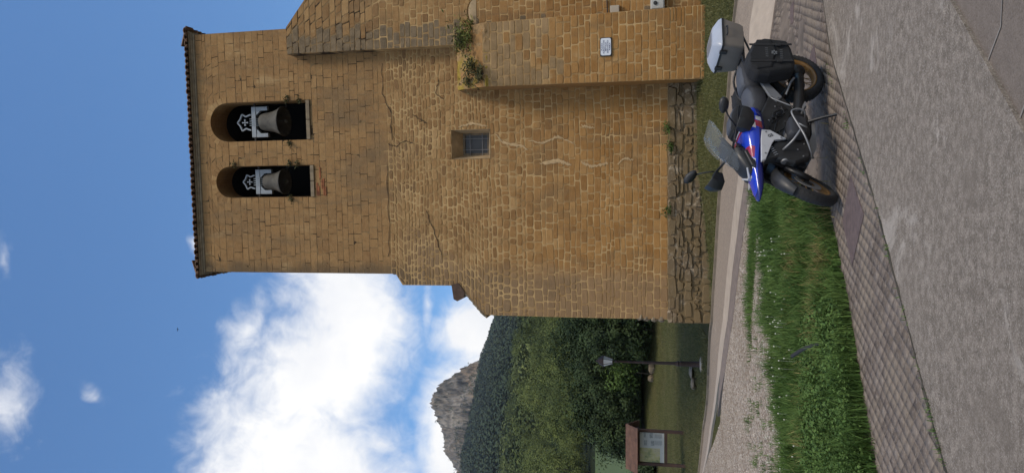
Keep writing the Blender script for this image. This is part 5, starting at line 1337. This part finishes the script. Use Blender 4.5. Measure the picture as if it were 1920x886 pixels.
# bodywork
mb = MB(); loftx(mb, [(-.24, .10, .87, .78), (-.12, .18, .945, .75), (.03, .24, .995, .735), (.18, .27, 1.005, .735), (.31, .26, .975, .755), (.44, .21, .94, .77), (.56, .15, .905, .765), (.68, .12, .872, .76), (.80, .095, .85, .765), (.90, .055, .825, .785), (.93, .02, .81, .795)], 24, 3.2)
body = mb.build('fairing', B['livery'], bk, autos=55)
for sy in (-1, 1):
    wp = [(.63, .835), (.30, .82), (.205, .81), (.205, .72), (.305, .56), (.335, .685), (.39, .715), (.60, .79)]
    mb = MB(); a_, b_ = (.235, .262) if sy > 0 else (-.262, -.235); mb.side(wp, a_, b_, .05); pnl = mb.build('side_panel', B['whitep'], bk, bevel=.004)
    text('GS', .048, (.285, sy * .2645, .725), B['blk'], pnl, rot=(R(90), R(60 if sy > 0 else 60), R(180) if sy > 0 else 0), name='model_lettering')
    rp = [(.58, .79), (.34, .68), (.31, .56), (.25, .43), (.33, .30), (.50, .32), (.585, .48), (.54, .66)]
    mb = MB(); a_, b_ = (.13, .235) if sy > 0 else (-.235, -.13); mb.side(rp, a_, b_, .10); mb.build('radiator_cowl', B['blk'], bk, bevel=.01)
    mb = MB(); 
    for q in range(5): mb.box((.42 + q * .022, sy * .24, .70 - q * .012 + .02), (.008, .012, .035), Matrix.Rotation(R(30), 3, 'Y'))
    mb.build('vent_fins', B['greyp'], bk)
mb = MB(); mb.box((.50, 0, .52), (.06, .30, .34), Matrix.Rotation(R(-20), 3, 'Y')); mb.build('radiator', B['blkmetal'], bk)
# nose, headlight and its four-pointed running light
mb = MB(); loftx(mb, [(.36, .13, 1.08, .88), (.46, .135, 1.05, .86), (.56, .12, .985, .85), (.62, .10, .93, .84), (.64, .07, .91, .85)], 20, 3); mb.build('nose', B['blk'], bk, autos=50)
mb = MB()
for a in (35, 145, 215, 325):
    ca, sa = math.cos(R(a)), math.sin(R(a)); base = Vector((.655, ca * .02, .885 + sa * .015)); tip = Vector((.60 - .02 * sa, ca * .125, .885 + sa * .085))
    mb.tube([base + Vector((.01, 0, 0)), tip + Vector((.012, 0, 0))], [.016, .011], 6)
mb.box((.66, 0, .885), (.03, .05, .04)); hl = mb.build('headlight', B['whitep'], bk, bevel=.003)
mb = MB()
for sy in (-1, 1):
    mb = MB(); mb.side([(.42, .97), (.60, .90), (.62, .86), (.48, .86), (.36, .90)], sy * .12, sy * .16, .1); mb.build('nose_cheek', B['blk'], bk, bevel=.008)
# instrument screen, cockpit
mb = MB(); mb.box((.36, 0, 1.12), (.03, .22, .13), Matrix.Rotation(R(-35), 3, 'Y')); mb.build('instrument', B['blk'], bk, bevel=.01)
# windscreen: curved sheet
mb = MB(); rs = []
for k in range(9):
    f = k / 8; x = .56 - .44 * f - .05 * math.sin(f * math.pi) * -1; z = 1.0 + .34 * f ** .9; w = .105 + .10 * min(1, f * 1.5) - (.05 if f > .95 else 0); ring = []
    for q in np.linspace(-1, 1, 9): ring.append((x - .09 * q * q * (1 - .2 * f), w * q, z - .01 * q * q))
    for q in np.linspace(1, -1, 9): ring.append((x - .005 - .09 * q * q * (1 - .2 * f), w * q * .99, z - .004 - .01 * q * q))
    rs.append(ring)
mb.rings(rs); ws = mb.build('windscreen', B['screen'], bk, smooth=True)
mb = MB()
for sy in (-1, 1): mb.tube([(.50, sy * .09, 1.0), (.34, sy * .09, 1.10), (.22, sy * .08, 1.20)], .010, 6); 
mb.box((.28, 0, 1.13), (.14, .19, .012), Matrix.Rotation(R(38), 3, 'Y')); mb.build('screen_bracket', B['blk'], bk)
# seat in two parts, rails
mb = MB(); loftx(mb, [(-.50, .15, .905, .72), (-.44, .17, .885, .69), (-.30, .165, .865, .67), (-.18, .13, .865, .69), (-.08, .09, .88, .74)], 20, 3.4); mb.build('rider_seat', B['seatd'], bk, smooth=True)
mb = MB(); loftx(mb, [(-.93, .09, .93, .82), (-.86, .125, .95, .80), (-.70, .145, .945, .76), (-.56, .16, .93, .73), (-.50, .15, .90, .74)], 20, 3.4); mb.build('passenger_seat', B['seatd'], bk, smooth=True)
mb = MB(); loftx(mb, [(-.485, .13, .922, .76), (-.40, .15, .902, .76), (-.28, .15, .886, .75), (-.16, .10, .882, .78)], 20, 2.6); mb.build('seat_inset', B['seatg'], bk, smooth=True)
mb = MB(); loftx(mb, [(-.88, .08, .958, .84), (-.78, .115, .966, .83), (-.62, .13, .958, .80), (-.53, .12, .943, .80)], 20, 2.6); mb.build('seat_inset', B['seatg'], bk, smooth=True)
for sy in (-1, 1):
    mb = MB(); a_, b_ = sorted((sy * .145, sy * .178)); mb.side([(-.90, .90), (-.86, .865), (-.60, .72), (-.34, .535), (-.27, .60), (-.33, .665), (-.56, .77), (-.80, .90)], a_, b_, .02); mb.build('tail_panel', B['greyp'], bk, bevel=.006)
    mb = MB(); mb.tube([(-.33, sy * .18, .66), (-.28, sy * .20, .64), (-.17, sy * .22, .44)], .009, 6, smoothn=3); mb.build('frame_bar', B['silver'], bk, smooth=True)
    mb = MB(); mb.side([(-.40, .66), (-.10, .78), (.22, .78), (.22, .56), (.0, .50), (-.20, .42), (-.36, .52)], *sorted((sy * .08, sy * .165)), .06); mb.build('frame_cover', B['blk'], bk, bevel=.01)
    mb = MB(); mb.tube([(-.98, sy * .11, .93), (-.86, sy * .20, .95), (-.62, sy * .20, .90), (-.55, sy * .17, .82)], .013, 8, smoothn=4); mb.build('grab_rail', B['blkmetal'], bk, smooth=True)
# engine and drive
mb = MB(); mb.side([(-.22, .34), (-.16, .58), (.02, .66), (.28, .64), (.38, .50), (.36, .30), (.10, .24), (-.15, .26)], -.15, .15, .08); mb.build('engine', B['blkmetal'], bk, bevel=.02)
for sy in (-1, 1):
    RY = Matrix.Rotation(R(-90 * sy), 3, 'X')
    mb = MB(); mb.lathe([(.10, .13), (.10, .18), (.088, .185), (.10, .19), (.088, .20), (.10, .21), (.088, .22), (.10, .23), (.088, .24), (.10, .25), (.10, .27)], 20, (.19, 0, .47), RY); mb.build('cylinder', B['blkmetal'], bk)
    mb = MB(); rs = []
    for y, s_ in ((.27, 1.), (.34, 1.02), (.375, .9), (.385, .6)):
        rs.append([(.20 + .125 * s_ * math.copysign(abs(math.cos(a)) ** .6, math.cos(a)), sy * y, .47 + .095 * s_ * math.copysign(abs(math.sin(a)) ** .6, math.sin(a))) for a in [2 * math.pi * k / 20 for k in range(20)]])
    mb.rings(rs); mb.build('cylinder_head', material('dark_grey_cover', color=(.05, .052, .06), rough=.45, metal=.4), bk, autos=40)
    Y_ = sy * .415
    mb = MB(); mb.tube([(.04, sy * .40, .40), (.03, Y_, .46), (.055, Y_, .53), (.11, Y_, .535), (.24, Y_, .485), (.38, Y_, .43), (.50, sy * .34, .36), (.50, sy * .22, .30)], .0105, 8, smoothn=4)
    mb.tube([(.30, Y_, .465), (.40, sy * .36, .53), (.44, sy * .24, .60)], .012, 8, smoothn=3); mb.tube([(.22, Y_, .49), (.27, Y_, .40)], .010, 6)
    mb.tube([(.04, sy * .40, .40), (.02, sy * .2, .32)], .0105, 8)
    mb.build('crash_bar', B['silver'], bk, smooth=True)
    mb = MB(); mb.lathe([(.0, .045), (.040, .042), (.044, .02), (.040, -.03), (.015, -.05), (0, -.05)], 20, (.52, sy * .19, .575), Matrix.Rotation(R(90), 3, 'Y')); al = mb.build('auxiliary_light', B['silver'], bk, smooth=False, autos=40)
    mb = MB(); mb.tube([(.50, sy * .19, .60), (.46, sy * .10, .64), (.42, 0, .66)], .011, 6); mb.build('lamp_bracket', B['silver'], bk)
    mb = MB(); mb.tube([(-.14, sy * .16, .34), (-.14, sy * .28, .34)], .013, 6); mb.box((-.14, sy * .27, .352), (.06, .09, .012)); mb.build('footrest', B['silver'], bk)
    mb = MB(); mb.tube([(-.42, sy * .13, .48), (-.54, sy * .19, .44), (-.55, sy * .26, .42)], .013, 6); mb.build('passenger_footrest', B['silver'], bk)
mb = MB(); mb.side([(.40, .36), (.44, .28), (.30, .215), (-.05, .205), (-.08, .235), (.12, .25)], -.14, .14, .03); mb.build('skid_plate', B['silver'], bk)
mb = MB(); mb.tube([(-.18, .10, .36), (-.40, .13, .34), (-.70, .13, .325)], [.065, .055, .06], 10, smoothn=3); mb.blob((-.79, .125, .325), (.085, .06, .085), 14, 9); mb.build('swingarm', B['blkmetal'], bk, smooth=True)
mb = MB(); mb.tube([(-.28, .0, .60), (-.60, .09, .40)], [.045, .03], 10); mb.build('rear_shock', B['blkmetal'], bk, smooth=True)
mb = MB(); mb.tube([(.10, -.16, .28), (-.20, -.17, .26), (-.42, -.20, .30), (-.50, -.22, .34)], .028, 10, smoothn=4); mb.tube([(-.50, -.22, .34), (-.60, -.225, .38), (-.88, -.23, .48), (-.93, -.23, .50)], [.04, .062, .062, .05], 14); mb.build('exhaust', B['silver'], bk, smooth=True)
mb = MB(); rs = []
for k in range(10):
    a = R(60 + 100 * k / 9); ring = []
    for q in (-1, -.5, 0, .5, 1): ring.append((-.79 + (.365 - .02 * q * q) * math.cos(a), .09 * q, .325 + (.365 - .02 * q * q) * math.sin(a)))
    for q in (1, .5, 0, -.5, -1): ring.append((-.79 + (.352 - .02 * q * q) * math.cos(a), .09 * q, .325 + (.352 - .02 * q * q) * math.sin(a)))
    rs.append(ring)
mb.rings(rs); mb.build('rear_mudguard', B['blk'], bk, autos=40)
mb = MB(); mb.side([(-1.0, .80), (-.92, .86), (-.80, .80), (-.78, .66), (-.90, .62), (-1.06, .50), (-1.09, .52), (-1.0, .66)], -.08, .08, .04); mb.build('tail_unit', B['blk'], bk, bevel=.008)
MB().box((-1.10, 0, .58), (.008, .20, .14), Matrix.Rotation(R(18), 3, 'Y')).build('number_plate', material('plate_white', color=(.6, .6, .58), rough=.4), bk)
MB().box((-1.04, 0, .80), (.03, .14, .04)).build('tail_light', material('red_lens', color=(.25, .01, .01), rough=.2), bk, bevel=.006)
mb = MB(); mb.tube([(-.05, .14, .27), (-.03, .25, .155), (.03, .415, .0)], [.02, .016, .015], 8); mb.box((.035, .425, .0), (.10, .05, .014), Matrix.Rotation(R(10), 3, 'X')); mb.build('side_stand', B['blkmetal'], bk)
# cables and small dark plumbing that fill the frame
mb = MB()
for q in range(9):
    a = random.uniform(-.3, .2); mb.tube([(a, .12 + random.uniform(0, .08), .45 + random.uniform(0, .2)), (a + .1, .2, .5 + random.uniform(-.1, .2)), (a + random.uniform(.1, .25), .15, .62 + random.uniform(0, .1))], .007, 5, smoothn=3)
mb.build('hoses', B['blkmetal'], bk, smooth=True)
# luggage: top case and racks are parts; soft bags are things of their own
def onbike(name, label, cat, group=None):
    e = empty(name, label=label, cat=cat, group=group); e.matrix_world = bm_; return e
mb = MB(); mb.box((-1.15, 0, .905), (.42, .24, .02)); mb.tube([(-.95, .1, .90), (-.80, .12, .84)], .012, 6); mb.tube([(-.95, -.1, .90), (-.80, -.12, .84)], .012, 6); mb.tube([(-1.3, .1, .90), (-1.0, .12, .82)], .012, 6); mb.build('luggage_rack', B['blkmetal'], bk)
tc = onbike('top_case', 'grey hard top case with pale silver lid on the back of the motorcycle', 'luggage case')
def boxring(z, x0, x1, y, r): 
    return [(p[0] + (x0 + x1) / 2, p[1], z) for p in rr_poly(x1 - x0, 2 * y, r)]
X0, X1 = -1.44, -1.00
mb = MB(); mb.rings([boxring(.918, X0 + .06, X1 - .03, .19, .03), boxring(.95, X0 + .04, X1 - .015, .20, .03), boxring(1.15, X0, X1, .235, .035)]); mb.build('case_body', B['caseb'], tc, autos=35)
mb = MB(); mb.rings([boxring(1.148, X0 - .008, X1 + .008, .243, .04), boxring(1.172, X0 - .008, X1 + .008, .243, .04)]); mb.build('seal', B['blk'], tc)
mb = MB(); mb.rings([boxring(1.172, X0 - .003, X1 + .003, .238, .04), boxring(1.20, X0 + .01, X1 - .01, .225, .04), boxring(1.255, X0 + .075, X1 - .07, .165, .04), boxring(1.262, X0 + .09, X1 - .085, .15, .04)]); lid = mb.build('case_lid', B['casel'], tc, autos=25)
mb = MB(); mb.rings([boxring(1.2625, X0 + .12, X1 - .115, .12, .03), boxring(1.268, X0 + .125, X1 - .12, .115, .03)]); mb.build('lid_inlay', B['greyp'], lid)
for y in (-.13, .13):
    MB().box((X1 + .012, y, 1.14), (.022, .05, .085)).build('latch', B['blk'], tc, bevel=.006); MB().box((X0 - .012, y, 1.14), (.022, .05, .07)).build('hinge', B['blk'], tc, bevel=.006)
mb = MB()
for x, y in ((-1.045, -.14), (-1.045, -.11), (-1.045, .11), (-1.045, .14)): mb.lathe([(.010, 0), (.010, .012), (.0, .012)], 10, (x, y, 1.212), Matrix.Rotation(R(35), 3, 'Y'))
mb.build('lid_rivets', B['blk'], lid)
mb = MB(); mb.tube([(X0 + .22 - .07, .24, 1.12), (X0 + .22 - .06, .262, 1.115), (X0 + .22 + .06, .262, 1.115), (X0 + .22 + .07, .24, 1.12)], .009, 6); mb.build('handle', B['blk'], tc)
for sy, lb_ in ((1, 'black soft side bag with a pale emblem hanging on the near side of the motorcycle'), (-1, 'black soft side bag on the far side of the motorcycle, mostly hidden')):
    pe = onbike('side_bag', lb_, 'bag', 'soft side bags on the motorcycle')
    pg = [(-.74, .945), (-.92, .87), (-1.0, .76), (-.985, .50), (-.86, .455), (-.68, .43), (-.55, .45), (-.465, .72), (-.47, .85), (-.56, .935)]
    mb = MB(); mb.side(pg, *sorted((sy * .19, sy * .405)), .10); mb.build('bag_body', B['bag'], pe, bevel=.025)
    mb = MB(); mb.side([(-.70, .93), (-.93, .84), (-.95, .70), (-.80, .64), (-.54, .70), (-.50, .86), (-.56, .92)], *sorted((sy * .397, sy * .42)), .10); mb.build('bag_flap', B['bag'], pe, bevel=.01)
    mb = MB()
    for x0 in (-.86, -.62): mb.box((x0, sy * .423, .70), (.026, .006, .46), Matrix.Rotation(R(6), 3, 'Y')); mb.box((x0, sy * .428, .62), (.042, .016, .05), Matrix.Rotation(R(6), 3, 'Y'))
    mb.build('bag_straps', B['blk'], pe)
    mb = MB()
    for k in range(6):
        a = k * math.pi / 3; mb.box((-.745 + .022 * math.cos(a), sy * .4225, .665 + .022 * math.sin(a)), (.022, .003, .016), Matrix.Rotation(-a, 3, 'Y'))
    for k in range(5):
        for z in (.745, .585): mb.box((-.80 + .03 * k, sy * .4225 if z > .65 else sy * .4095, z), (.006, .003, .028))
    mb.build('bag_emblem', material('grey_print_bag', color=(.12, .13, .14), rough=.7), pe)
    mb = MB(); mb.tube([(-.60, sy * .20, .72), (-.66, sy * .19, .50), (-.84, sy * .19, .50), (-.88, sy * .19, .80)], .010, 6, smoothn=3); mb.build('pannier_rack', B['blkmetal'], bk, smooth=True)
tb = onbike('tank_bag', 'black tank bag strapped between the handlebar and the seat', 'bag')
mb = MB(); loftx(mb, [(-.27, .07, .98, .90), (-.24, .10, 1.03, .885), (-.10, .125, 1.075, .93), (.06, .12, 1.08, .955), (.12, .09, 1.05, .965)], 18, 3.6); mb.build('bag_body', B['bag'], tb, autos=60)
mb = MB(); loftx(mb, [(-.22, .06, 1.045, 1.0), (-.10, .09, 1.09, 1.02), (.04, .085, 1.095, 1.03), (.08, .05, 1.08, 1.03)], 18, 4); mb.build('map_pocket', B['seatg'], tb, smooth=True)
mb = MB(); mb.tube([(-.24, .1, .99), (-.1, .128, 1.01), (.08, .115, 1.02)], .006, 5); mb.build('zip', B['blk'], tb)

mb = MB()
for sy in (-1, 1):
    mb.tube([(.30, sy * .20, 1.08), (.42, sy * .12, .98), (.46, sy * .10, .80), (.40, sy * .12, .62)], .006, 5, smoothn=4)
    mb.tube([(.26, sy * .26, 1.10), (.36, sy * .10, 1.06), (.44, sy * .06, .96)], .005, 5, smoothn=4)
mb.build('control_cables', B['blk'], bk, smooth=True)
mb = MB()
for sy in (-1, 1):
    for x, z in ((.24, .77), (.52, .79), (.30, .62), (-.32, .59), (-.62, .76), (-.84, .875), (.0, .70), (.14, .60), (-.2, .62), (.42, .45), (.34, .38), (.50, .40)):
        y = .264 if x in (.24, .52, .30) else (.181 if x < -.3 else (.168 if x < .3 else .237)); mb.lathe([(.0085, 0), (.0085, .006), (.004, .008)], 8, (x, sy * y, z), Matrix.Rotation(R(-90 * sy), 3, 'X'))
mb.build('bolts', B['silver'], bk)

# ------------------------------------------------------------------ air between here and the far slopes
hz = bpy.data.materials.new('thin_haze'); hz.use_nodes = True; hn = hz.node_tree; hn.nodes.clear()
pv = hn.nodes.new('ShaderNodeVolumePrincipled'); pv.inputs['Color'].default_value = (.86, .92, 1, 1); pv.inputs['Density'].default_value = .00011; pv.inputs['Anisotropy'].default_value = .2
ho = hn.nodes.new('ShaderNodeOutputMaterial'); hn.links.new(pv.outputs[0], ho.inputs['Volume'])
o = MB().box((0, -250, 210), (6400, 5900, 470)).build('haze', hz); tag(o, 'thin pale haze in the air over the whole valley', 'haze', kind='stuff')
